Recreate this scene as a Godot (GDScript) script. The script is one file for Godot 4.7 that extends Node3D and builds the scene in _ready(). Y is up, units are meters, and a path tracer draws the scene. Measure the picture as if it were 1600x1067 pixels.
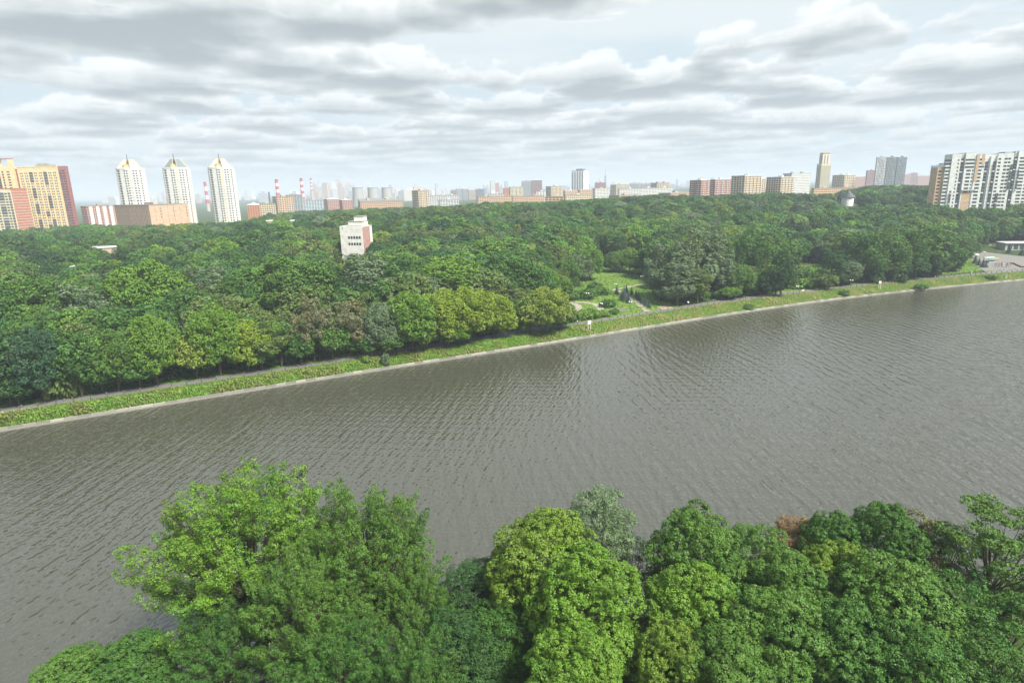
extends Node3D
# A wide canal seen from a high flat: wooded park and city beyond, tree tops on the near bank.
# Metres, y up, water level y = 0, the eye 58 m above it looking along -z, pitched down 14.1 degrees.

const LENS := 961.0            # focal length in pixels of a 1600 x 1067 picture
const MID := Vector2(800.0, 533.5)
const EYE := 58.0
const PITCH := 14.1
const ROLL := 1.4
const HAZE := 0.0002

var cam_right: Vector3
var cam_up: Vector3
var cam_back: Vector3
var used_names := {}
var mats := {}
var unit_box: BoxMesh
var quad_pattern := PackedInt32Array()

# ------------------------------------------------------------------ geometry of the place

func set_lens() -> void:
	var b := Basis(Vector3.RIGHT, deg_to_rad(-PITCH)) * Basis(Vector3.BACK, deg_to_rad(-ROLL))
	cam_right = b.x
	cam_up = b.y
	cam_back = b.z

func ray(px: float, py: float) -> Vector3:
	return cam_right * ((px - MID.x) / LENS) - cam_up * ((py - MID.y) / LENS) - cam_back

func seen_at(p: Vector3) -> Vector3:      # pixel x, pixel y, depth
	var q := p - Vector3(0, EYE, 0)
	var d := maxf(-q.dot(cam_back), 0.01)
	return Vector3(MID.x + LENS * q.dot(cam_right) / d, MID.y - LENS * q.dot(cam_up) / d, d)

func level_y(px: float) -> float:         # pixel row of the true horizon
	var a := ray(px, 0.0).y
	var b := ray(px, 600.0).y
	return 600.0 * a / (a - b)

func spot(px: float, depth: float) -> Vector2:   # plan position (x, z) of a column of pixels at a depth
	var p := ray(px, level_y(px)) * depth
	return Vector2(p.x, p.z)

func height_for(at: Vector2, py: float) -> float:   # height above water that is seen on row py at that plan position
	var q := Vector3(at.x, -EYE, at.y)
	var k := (MID.y - py) / LENS
	# (q + h*Y).up = k * -(q + h*Y).back
	return -(q.dot(cam_up) + k * q.dot(cam_back)) / (cam_up.y + k * cam_back.y)

const SHORE_X := [-900.0, -600.0, -132.9, -107.8, -78.2, -42.9, 0.0, 52.9, 101.7, 158.6, 221.7, 289.9, 400.0, 600.0, 1200.0, 20000.0]
const SHORE_Z := [257.0, 98.0, -149.4, -162.7, -178.4, -197.1, -218.8, -246.7, -272.4, -298.7, -322.5, -343.6, -372.0, -410.0, -480.0, -480.0]
const NEAR_X := [-900.0, -300.0, -120.0, -45.0, 0.0, 40.0, 90.0, 160.0, 300.0, 1200.0, 20000.0]
const NEAR_Z := [400.0, 80.0, -20.0, -59.0, -71.0, -77.0, -82.0, -92.0, -118.0, -250.0, -250.0]

func along(xs: Array, zs: Array, x: float) -> float:
	var i := 0
	while i < xs.size() - 2 and x > xs[i + 1]:
		i += 1
	var t: float = (x - xs[i]) / (xs[i + 1] - xs[i])
	var a: float = zs[i]
	var b: float = zs[i + 1]
	if i == 0 or i >= xs.size() - 3:
		return lerpf(a, b, clampf(t, 0.0, 1.0))
	var w: float = xs[i + 1] - xs[i]
	var m0: float = (zs[i + 1] - zs[i - 1]) / (xs[i + 1] - xs[i - 1]) * w
	var m1: float = (zs[i + 2] - zs[i]) / (xs[i + 2] - xs[i]) * w
	var t2 := t * t
	var t3 := t2 * t
	return (2 * t3 - 3 * t2 + 1) * a + (t3 - 2 * t2 + t) * m0 + (-2 * t3 + 3 * t2) * b + (t3 - t2) * m1

func shore(x: float) -> float:
	return along(SHORE_X, SHORE_Z, x)

func near_shore(x: float) -> float:
	return along(NEAR_X, NEAR_Z, x)

func lean(x: float) -> float:             # metres along z for one metre straight inland
	var s := (shore(x + 2.0) - shore(x - 2.0)) / 4.0
	return sqrt(1.0 + s * s)

func inland(x: float, z: float) -> float:
	return (shore(x) - z) / lean(x)

func bank_width(x: float) -> float:
	return lerpf(6.0, 10.0, smoothstep(-80.0, 60.0, x))

func land_at(x: float, s: float) -> float:   # height of the far land s metres behind its shoreline
	var w := bank_width(x)
	if s < w:
		return lerpf(0.55, 3.0, smoothstep(0.3, w - 0.6, s))
	var back := s - w - 5.5
	var flat := smoothstep(-0.0, 1.0, back) * 0.1
	var top := 6.0 + 15.0 * smoothstep(-420.0, 120.0, x) + 8.0 * smoothstep(60.0, 420.0, x)
	var rise := smoothstep(8.0, 420.0, back) * (1.0 - 0.35 * smoothstep(900.0, 1800.0, back))
	# the open plaza by the water far along the bank stays low
	var plaza := smoothstep(215.0, 265.0, x) * (1.0 - smoothstep(60.0, 130.0, back))
	return 3.0 + flat + top * rise * (1.0 - plaza) + sin(x * 0.021 + 1.3) * sin(back * 0.017) * 0.9 * smoothstep(20.0, 80.0, back) * (1.0 - plaza)

func land(x: float, z: float) -> float:
	return land_at(x, maxf(inland(x, z), 0.0))

func ground_seen(px: float, py: float) -> Vector3:   # where that pixel meets the far land
	var d := ray(px, py)
	var t := 120.0
	var p := Vector3.ZERO
	for i in 900:
		p = Vector3(0, EYE, 0) + d * t
		if p.z < shore(p.x) and p.y <= land(p.x, p.z):
			var lo := t - t * 0.006
			var hi := t
			for k in 10:
				var m := (lo + hi) * 0.5
				p = Vector3(0, EYE, 0) + d * m
				if p.y <= land(p.x, p.z):
					hi = m
				else:
					lo = m
			return Vector3(p.x, land(p.x, p.z), p.z)
		t *= 1.006
	return Vector3(p.x, land(p.x, p.z), p.z)

# ------------------------------------------------------------------ nodes, names, materials

func numbered(called: String, where: Node) -> String:
	var key := str(where.get_instance_id()) + called
	var n: int = used_names.get(key, 0)
	used_names[key] = n + 1
	return called if n == 0 else "%s_%03d" % [called, n]

func tag(o: Node, label: String, category := "", group := "", kind := "") -> void:
	if label: o.set_meta("label", label)
	if category: o.set_meta("category", category)
	if group: o.set_meta("group", group)
	if kind: o.set_meta("kind", kind)

func thing(called: String, label: String, category: String, where: Vector3, turn := 0.0, group := "") -> Node3D:
	var o := Node3D.new()
	o.name = numbered(called, self)
	add_child(o)
	o.position = where
	o.rotation.y = turn
	tag(o, label, category, group)
	return o

func part(called: String, mesh: Mesh, mat: Material, parent: Node, xf := Transform3D.IDENTITY) -> MeshInstance3D:
	var o := MeshInstance3D.new()
	o.name = numbered(called, parent)
	o.mesh = mesh
	o.material_override = mat
	o.transform = xf
	parent.add_child(o)
	return o

func setting(called: String, mesh: Mesh, mat: Material) -> MeshInstance3D:
	var o := part(called, mesh, mat, self)
	o.set_meta("kind", "structure")
	return o

func box_at(lo: Vector3, hi: Vector3) -> Transform3D:
	return Transform3D(Basis.from_scale((hi - lo).abs()), (lo + hi) * 0.5)

func box(called: String, lo: Vector3, hi: Vector3, mat: Material, parent: Node) -> MeshInstance3D:
	return part(called, unit_box, mat, parent, box_at(lo, hi))

func boxes(called: String, list: Array, mat: Material, parent: Node) -> MeshInstance3D:   # many boxes as one mesh
	var st := SurfaceTool.new()
	st.begin(Mesh.PRIMITIVE_TRIANGLES)
	for x in list:
		st.append_from(unit_box, 0, x)
	return part(called, st.commit(), mat, parent)

func srgb(r: float, g: float, b: float) -> Color:   # from a linear base colour
	return Color(r, g, b).linear_to_srgb()

func plain(key: String, c: Color, rough := 0.85, spec := 0.3) -> StandardMaterial3D:
	if mats.has(key):
		return mats[key]
	var m := StandardMaterial3D.new()
	m.albedo_color = c
	m.roughness = rough
	m.metallic_specular = spec
	mats[key] = m
	return m

func noise_tex(seed_: int, freq: float, ramp: Array, size := 512, octaves := 5) -> ImageTexture:
	var n := FastNoiseLite.new()
	n.seed = seed_
	n.frequency = freq
	n.fractal_octaves = octaves
	var im := n.get_seamless_image(size, size)
	var g := Gradient.new()
	g.offsets = PackedFloat32Array(ramp[0])
	g.colors = PackedColorArray(ramp[1])
	var lut: Array[Color] = []
	for i in 256:
		lut.append(g.sample(i / 255.0))
	im.convert(Image.FORMAT_L8)
	var src := im.get_data()
	var out := PackedByteArray()
	out.resize(size * size * 3)
	for i in src.size():
		var c := lut[src[i]]
		out[i * 3] = c.r8
		out[i * 3 + 1] = c.g8
		out[i * 3 + 2] = c.b8
	return ImageTexture.create_from_image(Image.create_from_data(size, size, false, Image.FORMAT_RGB8, out))

func mottled(key: String, tex: Texture2D, metres: float, tint := Color.WHITE, rough := 0.9) -> StandardMaterial3D:
	if mats.has(key):
		return mats[key]
	var m := StandardMaterial3D.new()
	m.albedo_color = tint
	m.albedo_texture = tex
	m.uv1_triplanar = true
	m.uv1_world_triplanar = true
	m.uv1_scale = Vector3.ONE / metres
	m.roughness = rough
	m.metallic_specular = 0.2
	mats[key] = m
	return m

func sheet(rows: Array) -> ArrayMesh:       # rows of equally many points, joined by quads, facing up
	var v := PackedVector3Array()
	var idx := PackedInt32Array()
	var w: int = rows[0].size()
	for r in rows:
		v.append_array(PackedVector3Array(r))
	for j in rows.size() - 1:
		for i in w - 1:
			var a := j * w + i
			idx.append_array(PackedInt32Array([a, a + w, a + 1, a + 1, a + w, a + w + 1]))
	var nrm := PackedVector3Array()
	nrm.resize(v.size())
	for k in range(0, idx.size(), 3):
		var n := (v[idx[k + 2]] - v[idx[k]]).cross(v[idx[k + 1]] - v[idx[k]])
		if n.y < 0.0:
			var t := idx[k + 1]
			idx[k + 1] = idx[k + 2]
			idx[k + 2] = t
			n = -n
		for q in 3:
			nrm[idx[k + q]] += n
	for k in nrm.size():
		nrm[k] = nrm[k].normalized()
	var arr := []
	arr.resize(Mesh.ARRAY_MAX)
	arr[Mesh.ARRAY_VERTEX] = v
	arr[Mesh.ARRAY_NORMAL] = nrm
	arr[Mesh.ARRAY_INDEX] = idx
	var m := ArrayMesh.new()
	m.add_surface_from_arrays(Mesh.PRIMITIVE_TRIANGLES, arr)
	return m

func tube(path: Array, radii: Array, sides := 7) -> ArrayMesh:
	var v := PackedVector3Array()
	var nn := PackedVector3Array()
	var idx := PackedInt32Array()
	for i in path.size():
		var a: Vector3 = path[maxi(i - 1, 0)]
		var b: Vector3 = path[mini(i + 1, path.size() - 1)]
		var d := (b - a).normalized()
		var u := d.cross(Vector3(0.31, 0.2, 0.93)).normalized()
		var w := d.cross(u)
		for k in sides + 1:
			var t := TAU * k / sides
			var n := u * cos(t) + w * sin(t)
			v.append(path[i] + n * radii[i])
			nn.append(n)
	var n1 := sides + 1
	for i in path.size() - 1:
		for k in sides:
			var q := i * n1 + k
			idx.append_array(PackedInt32Array([q, q + n1, q + 1, q + 1, q + n1, q + n1 + 1]))
	var arr := []
	arr.resize(Mesh.ARRAY_MAX)
	arr[Mesh.ARRAY_VERTEX] = v
	arr[Mesh.ARRAY_NORMAL] = nn
	arr[Mesh.ARRAY_INDEX] = idx
	var m := ArrayMesh.new()
	m.add_surface_from_arrays(Mesh.PRIMITIVE_TRIANGLES, arr)
	return m

func joined(list: Array) -> ArrayMesh:      # [mesh, transform] pairs as one mesh
	var st := SurfaceTool.new()
	st.begin(Mesh.PRIMITIVE_TRIANGLES)
	for x in list:
		st.append_from(x[0], 0, x[1])
	return st.commit()

func lathe(profile: Array, sides := 24) -> ArrayMesh:   # [radius, height] pairs, bottom up
	var path := []
	var radii := []
	for p in profile:
		path.append(Vector3(0, p[1], 0))
		radii.append(p[0])
	return tube(path, radii, sides)

# ------------------------------------------------------------------ sky, sun, camera

func cloud_sky() -> PanoramaSkyMaterial:
	var W := 4096
	var HH := 2048
	var S := 2048
	var n := FastNoiseLite.new()
	n.noise_type = FastNoiseLite.TYPE_SIMPLEX_SMOOTH
	n.seed = 41
	n.frequency = 0.0048
	n.fractal_octaves = 6
	n.fractal_gain = 0.54
	n.domain_warp_enabled = true
	n.domain_warp_amplitude = 24.0
	n.domain_warp_frequency = 0.006
	var field := n.get_seamless_image(S, S)
	field.convert(Image.FORMAT_L8)
	var fd := field.get_data()
	n.seed = 7
	n.frequency = 0.006
	var high := n.get_seamless_image(1024, 1024)
	high.convert(Image.FORMAT_L8)
	var hd := high.get_data()
	var blue := Vector3(0.47, 0.60, 0.70)
	var veil := Vector3(0.69, 0.755, 0.785)
	var grey := Vector3(0.285, 0.33, 0.355)
	var mid := Vector3(0.61, 0.66, 0.672)
	var white := Vector3(0.98, 0.985, 0.98)
	var haze := Vector3(0.61, 0.69, 0.725)
	var rows := HH / 2
	var px := PackedByteArray()
	px.resize(W * rows * 6)
	px.fill(0)
	var sa := PackedFloat32Array()
	var ca := PackedFloat32Array()
	for i in W:
		var a := ((i + 0.5) / W - 0.5) * TAU
		sa.append(sin(a))
		ca.append(-cos(a))
	var work := func(j: int) -> void:
		var el := (0.5 - (j + 0.5) / HH) * PI
		var se := sin(el)
		var co := cos(el) / (se + 0.012)
		var far := clampf(exp(-co * 0.055), 0.0, 1.0)
		var hop := 4 if el > 0.75 else 1
		for i in range(0, W, hop):
			var dx := sa[i] * co
			var dz := ca[i] * co
			var hi_x := int(dx * 26.0 + 310.0) & 1023
			var hi_z := int(dz * 26.0 + 120.0) & 1023
			var thin := clampf((hd[hi_z * 1024 + hi_x] - 92) / 70.0, 0.0, 1.0)
			var c := blue.lerp(veil, 0.35 + 0.65 * thin)
			var left := 1.0
			var acc := Vector3.ZERO
			var broad := (hd[(int(dz * 21.0 + 700.0) & 1023) * 1024 + (int(dx * 21.0) & 1023)] / 255.0 - 0.5) * 0.30
			var fine := fd[(int(dz * 330.0) & 2047) * 2048 + (int(dx * 330.0) & 2047)] / 255.0 - 0.5
			for k in 18:
				var h := (k + 0.3) * 0.017
				var fx := dx * (1.0 + h) * 96.0
				var fz := dz * (1.0 + h) * 96.0
				var ix := int(floor(fx))
				var iz := int(floor(fz))
				var tx := fx - ix
				var tz := fz - iz
				var r0 := (iz & 2047) * 2048
				var r1 := ((iz + 1) & 2047) * 2048
				var x0 := ix & 2047
				var x1 := (ix + 1) & 2047
				var f := lerpf(lerpf(fd[r0 + x0], fd[r0 + x1], tx), lerpf(fd[r1 + x0], fd[r1 + x1], tx), tz) / 255.0 + broad
				var thick := (f - 0.435) * 1.2
				var d := thick - h
				if d > -0.06 and d < 0.09:
					d += (fd[(int(dz * 260.0 + h * 1900.0) & 2047) * 2048 + (int(dx * 260.0 + h * 1300.0) & 2047)] / 255.0 - 0.5) * 0.16
				if d > 0.0:
					var a := clampf(d * 20.0, 0.0, 1.0) * 0.6
					var lit := clampf(h / maxf(thick, 0.02) * 1.05 + 0.018 / (thick + 0.03) - 0.1, 0.0, 1.0)
					var dark := clampf(thick * (3.6 + fine * 2.4) - 0.06, 0.0, 1.0) * clampf(1.0 - h * 7.0, 0.0, 1.0)
					var cc := mid.lerp(white, lit).lerp(grey, dark * (1.0 - lit * 0.6))
					acc += cc * (a * left)
					left *= 1.0 - a
					if left < 0.05:
						break
			c = acc + c * left
			c = haze.lerp(c, far)
			var o := (j * W + i) * 6
			px.encode_half(o, c.x)
			px.encode_half(o + 2, c.y)
			px.encode_half(o + 4, c.z)
			for e in range(1, hop):
				px.encode_half(o + e * 6, c.x)
				px.encode_half(o + e * 6 + 2, c.y)
				px.encode_half(o + e * 6 + 4, c.z)
	var id := WorkerThreadPool.add_group_task(work, rows)
	WorkerThreadPool.wait_for_group_task_completion(id)
	var low := PackedByteArray()
	low.resize(6)
	low.encode_half(0, 0.16)
	low.encode_half(2, 0.18)
	low.encode_half(4, 0.15)
	while low.size() < W * rows * 6:
		low.append_array(low)
	px.append_array(low.slice(0, W * rows * 6))
	var m := PanoramaSkyMaterial.new()
	m.panorama = ImageTexture.create_from_image(Image.create_from_data(W, HH, false, Image.FORMAT_RGBH, px))
	return m

func light_and_lens() -> void:
	set_lens()
	var cam := Camera3D.new()
	cam.name = "camera"
	cam.transform = Transform3D(Basis(cam_right, cam_up, cam_back), Vector3(0, EYE, 0))
	cam.fov = rad_to_deg(2.0 * atan(MID.y / LENS))
	cam.near = 1.0
	cam.far = 40000.0
	add_child(cam)
	cam.current = true
	var env := Environment.new()
	env.background_mode = Environment.BG_SKY
	env.sky = Sky.new()
	env.sky.sky_material = cloud_sky()
	env.background_energy_multiplier = 0.58
	env.tonemap_mode = Environment.TONE_MAPPER_LINEAR
	env.tonemap_exposure = 2.1
	env.ambient_light_source = Environment.AMBIENT_SOURCE_SKY
	env.sdfgi_enabled = true
	env.ssao_enabled = true
	env.ssil_enabled = true
	env.volumetric_fog_enabled = true
	env.volumetric_fog_density = 0.0
	env.fog_enabled = true
	env.fog_density = HAZE
	env.fog_light_color = Color(0.86, 0.91, 0.97)
	var we := WorldEnvironment.new()
	we.name = "air"
	we.environment = env
	add_child(we)
	var sun := DirectionalLight3D.new()
	sun.name = "sun"
	sun.light_energy = 1.6
	sun.light_angular_distance = 16.0
	sun.light_color = Color(1.0, 0.98, 0.93)
	sun.shadow_enabled = true
	# behind thin cloud, high on the right and a little behind the eye
	sun.look_at_from_position(Vector3(0.62, 1.05, 0.60) * 100.0, Vector3.ZERO)
	add_child(sun)

# ------------------------------------------------------------------ land and water

func columns(step: float, lo: float, hi: float) -> Array:
	var xs := []
	var x := lo
	while x <= hi + 0.01:
		xs.append(x)
		x += step
	return xs

func behind(x: float, s: float, lift := 0.0) -> Vector3:   # point s metres inland of the far shoreline
	return Vector3(x, land_at(x, s) + lift, shore(x) - s * lean(x))

func in_view_poly(list: Array) -> PackedVector2Array:
	var out := PackedVector2Array()
	for p in list:
		out.append(Vector2(p[0], p[1]))
	return out

func ribbon(called: String, pts: Array, width: float, mat: Material, lift := 0.14) -> MeshInstance3D:   # a path laid over the land through points seen in the photograph
	var c := Curve3D.new()
	var w := []
	for p in pts:
		w.append(ground_seen(p[0], p[1]))
	for i in w.size():
		var a: Vector3 = w[maxi(i - 1, 0)]
		var b: Vector3 = w[mini(i + 1, w.size() - 1)]
		var t := (b - a) * 0.17
		c.add_point(w[i], -t, t)
	var rows := [[], [], []]
	var n := int(c.get_baked_length() / 1.5) + 2
	for i in n:
		var o := c.get_baked_length() * i / (n - 1)
		var p := c.sample_baked(o)
		var d := c.sample_baked(minf(o + 0.5, c.get_baked_length())) - c.sample_baked(maxf(o - 0.5, 0.0))
		var q := Vector3(d.z, 0, -d.x).normalized() * (width * 0.5)
		for k in 3:
			var e := p + q * (k - 1)
			rows[k].append(Vector3(e.x, land(e.x, e.z) + lift, e.z))
	return setting(called, sheet(rows), mat)

func patch(called: String, pts: Array, mat: Material, lift: float) -> MeshInstance3D:   # a sheet over the land inside a polygon of pixels
	var plan := PackedVector2Array()
	for p in pts:
		var g := ground_seen(p[0], p[1])
		plan.append(Vector2(g.x, g.z))
	var lo := plan[0]
	var hi := plan[0]
	for p in plan:
		lo = lo.min(p)
		hi = hi.max(p)
	var st := SurfaceTool.new()
	st.begin(Mesh.PRIMITIVE_TRIANGLES)
	st.set_normal(Vector3.UP)
	var x := lo.x
	while x < hi.x:
		var z := lo.y
		while z < hi.y:
			var cell := PackedVector2Array([Vector2(x, z), Vector2(x + 6, z), Vector2(x + 6, z + 6), Vector2(x, z + 6)])
			for piece in Geometry2D.intersect_polygons(plan, cell):
				var tri := Geometry2D.triangulate_polygon(piece)
				for k in range(0, tri.size(), 3):
					var a: Vector2 = piece[tri[k]]
					var b: Vector2 = piece[tri[k + 1]]
					var d: Vector2 = piece[tri[k + 2]]
					if (b - a).cross(d - a) < 0.0:
						var e := b
						b = d
						d = e
					for q in [a, b, d]:
						st.add_vertex(Vector3(q.x, land(q.x, q.y) + lift, q.y))
			z += 6.0
		x += 6.0
	return setting(called, st.commit(), mat)

func build_land() -> void:
	var grass_tex := noise_tex(3, 0.02, [[0.0, 0.35, 0.55, 0.75, 1.0], [srgb(0.03, 0.055, 0.014), srgb(0.06, 0.125, 0.020), srgb(0.095, 0.17, 0.026), srgb(0.14, 0.19, 0.04), srgb(0.18, 0.19, 0.065)]])
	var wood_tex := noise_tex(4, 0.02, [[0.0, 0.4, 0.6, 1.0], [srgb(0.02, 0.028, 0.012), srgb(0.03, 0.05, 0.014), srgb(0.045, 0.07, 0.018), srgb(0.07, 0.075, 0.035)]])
	var grey_tex := noise_tex(5, 0.03, [[0.0, 0.5, 1.0], [srgb(0.10, 0.095, 0.09), srgb(0.14, 0.132, 0.125), srgb(0.18, 0.17, 0.165)]])
	var stone_tex := noise_tex(6, 0.04, [[0.0, 0.45, 0.6, 1.0], [srgb(0.08, 0.075, 0.06), srgb(0.15, 0.145, 0.125), srgb(0.21, 0.20, 0.18), srgb(0.28, 0.27, 0.25)]])
	var sand_tex := noise_tex(8, 0.03, [[0.0, 0.5, 1.0], [srgb(0.20, 0.18, 0.155), srgb(0.27, 0.245, 0.21), srgb(0.34, 0.31, 0.27)]])
	var lawn_m := mottled("lawn", grass_tex, 23.0)
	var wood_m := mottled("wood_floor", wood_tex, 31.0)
	var asphalt_m := mottled("asphalt", grey_tex, 9.0)
	var stone_m := mottled("stone", stone_tex, 6.0)
	var sand_m := mottled("sand", sand_tex, 12.0)

	# far land: one sheet from the promenade to the horizon
	var xs := columns(6.0, -600.0, 900.0)
	xs = [-14000.0, -7000.0, -3500.0, -2000.0, -1300.0, -900.0, -750.0] + xs + [1050.0, 1300.0, 1700.0, 2400.0, 3500.0, 7000.0, 14000.0]
	var steps := [0.0, 1.0, 4.0, 8.0, 13.0, 18.0, 24.0, 30.0, 38.0, 46.0, 55.0, 65.0, 78.0, 92.0, 110.0, 130.0, 155.0, 185.0, 220.0, 260.0, 310.0, 370.0, 440.0, 520.0, 620.0, 740.0, 900.0, 1200.0, 1700.0, 2600.0, 4500.0, 8000.0, 15000.0]
	var rows := []
	for s in steps:
		var row := []
		for x in xs:
			row.append(behind(x, bank_width(x) + 5.4 + s))
		rows.append(row)
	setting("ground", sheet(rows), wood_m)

	# promenade, grass bank, stone edge
	xs = columns(3.0, -600.0, 900.0)
	rows = [[], [], []]
	for x in xs:
		var w := bank_width(x)
		rows[0].append(behind(x, w - 0.35, 0.06))
		rows[1].append(behind(x, w + 2.6, 0.09))
		rows[2].append(behind(x, w + 5.6, 0.07))
	setting("promenade", sheet(rows), asphalt_m)
	rows = []
	for k in 9:
		var row := []
		for x in xs:
			var s: float = lerpf(0.75, bank_width(x) - 0.1, k / 8.0)
			row.append(behind(x, s, 0.07 * sin(x * 0.9 + k * 2.1) * (1.0 if k > 0 and k < 8 else 0.0)))
		rows.append(row)
	setting("grass_bank", sheet(rows), lawn_m)
	# stone edge: a row of concrete blocks, each with its own joint
	var edge := Node3D.new()
	edge.name = "embankment_wall"
	add_child(edge)
	tag(edge, "low pale concrete edge wall of the grassy far bank", "", "", "structure")
	var rng := RandomNumberGenerator.new()
	rng.seed = 12
	var block := BoxMesh.new()
	var tones := [plain("block_a", srgb(0.20, 0.195, 0.175)), plain("block_b", srgb(0.25, 0.24, 0.215)), plain("block_c", srgb(0.16, 0.155, 0.135)), plain("block_d", srgb(0.30, 0.285, 0.26))]
	var x := -190.0
	while x < 420.0:
		var step := 3.0 / sqrt(1.0 + pow((shore(x + 1) - shore(x - 1)) * 0.5, 2.0))
		var a := Vector3(x, 0, shore(x))
		var b := Vector3(x + step, 0, shore(x + step))
		var d := (b - a)
		var turn := atan2(-d.z, d.x)
		var bs := Basis(Vector3.UP, turn) * Basis.from_scale(Vector3(d.length() - 0.05, 1.2, 0.75))
		part("block", block, tones[rng.randi() % 4], edge, Transform3D(bs, (a + b) * 0.5 + Vector3(0, 0.06 + rng.randf_range(-0.05, 0.04), -0.35 + rng.randf_range(-0.04, 0.04))))
		x += step
	# a narrow ledge in front, at the waterline
	rows = [[], []]
	for q in columns(4.0, -600.0, 900.0):
		rows[0].append(Vector3(q, 0.16, shore(q) + 0.55))
		rows[1].append(Vector3(q, 0.22, shore(q) - 0.2))
	setting("bank_ledge", sheet(rows), stone_m)
	rows = [[], []]
	for q in columns(4.0, -600.0, 900.0):
		rows[0].append(Vector3(q, -2.5, shore(q) + 1.0))
		rows[1].append(Vector3(q, 0.16, shore(q) + 0.55))
	setting("bank_footing", sheet(rows), stone_m)

	# near bank under the trees
	rows = []
	for s in [0.0, 1.5, 4.0, 9.0, 16.0, 30.0, 60.0, 130.0, 400.0]:
		var row := []
		for q in [-2000.0, -900.0] + columns(5.0, -300.0, 400.0) + [900.0, 3000.0]:
			row.append(Vector3(q, lerpf(-1.0, 2.4, smoothstep(0.0, 4.0, s)), near_shore(q) + s))
		rows.append(row)
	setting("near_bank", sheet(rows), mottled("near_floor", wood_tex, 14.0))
	rows = [[], []]
	for q in columns(5.0, -200.0, 300.0):
		rows[0].append(Vector3(q, 2.43, near_shore(q) + 7.5))
		rows[1].append(Vector3(q, 2.43, near_shore(q) + 11.5))
	setting("near_path", sheet(rows), mottled("near_path", sand_tex, 7.0, Color(0.62, 0.58, 0.52)))

	# clearings of mown grass in the park, their paths and hard standings
	patch("lawn", [[812, 505], [880, 512], [1000, 489], [1068, 481], [1022, 468], [1016, 447], [1014, 430], [1008, 409], [945, 408], [915, 428], [905, 442], [872, 470], [845, 490]], lawn_m, 0.07)
	patch("lawn", [[1215, 458], [1300, 450], [1380, 438], [1330, 425], [1280, 412], [1228, 418]], lawn_m, 0.07)
	patch("lawn", [[1440, 434], [1538, 422], [1520, 408], [1505, 396], [1480, 404]], lawn_m, 0.07)
	patch("lawn", [[0, 642], [0, 632], [300, 585], [420, 566], [600, 545], [600, 556], [400, 582]], lawn_m, 0.07)
	patch("plaza", [[1512, 398], [1530, 392], [1610, 402], [1640, 412], [1640, 421], [1545, 427], [1533, 420], [1520, 408]], mottled("plaza", sand_tex, 18.0, Color(0.80, 0.82, 0.86)), 0.10)
	patch("hard_standing", [[946, 486], [956, 483], [975, 481.5], [984, 483.5], [968, 488], [950, 490]], asphalt_m, 0.11)
	patch("hard_standing", [[1026, 481], [1034, 478], [1048, 478], [1053, 482], [1036, 484]], mottled("pink_paving", sand_tex, 7.0, Color(1.0, 0.92, 0.9)), 0.11)
	ribbon("path", [[1012, 487], [998, 475], [984, 466], [972, 457], [958, 453]], 2.6, sand_m)
	ribbon("path", [[958, 453], [980, 449], [1000, 445], [1018, 442]], 2.2, sand_m, 0.16)
	ribbon("path", [[890, 473], [902, 477], [904, 482], [894, 488], [880, 493]], 3.0, sand_m)
	ribbon("path", [[898, 472.5], [918, 473.5], [932, 477], [939, 483], [936, 488]], 3.0, sand_m, 0.16)
	ribbon("path", [[940, 407], [952, 404], [962, 403]], 5.0, sand_m)
	ribbon("path", [[1230, 431], [1250, 428], [1268, 425], [1282, 421]], 2.0, sand_m)
	ribbon("path", [[1228, 438], [1240, 434], [1256, 429]], 2.0, sand_m, 0.16)

	build_water()

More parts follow.
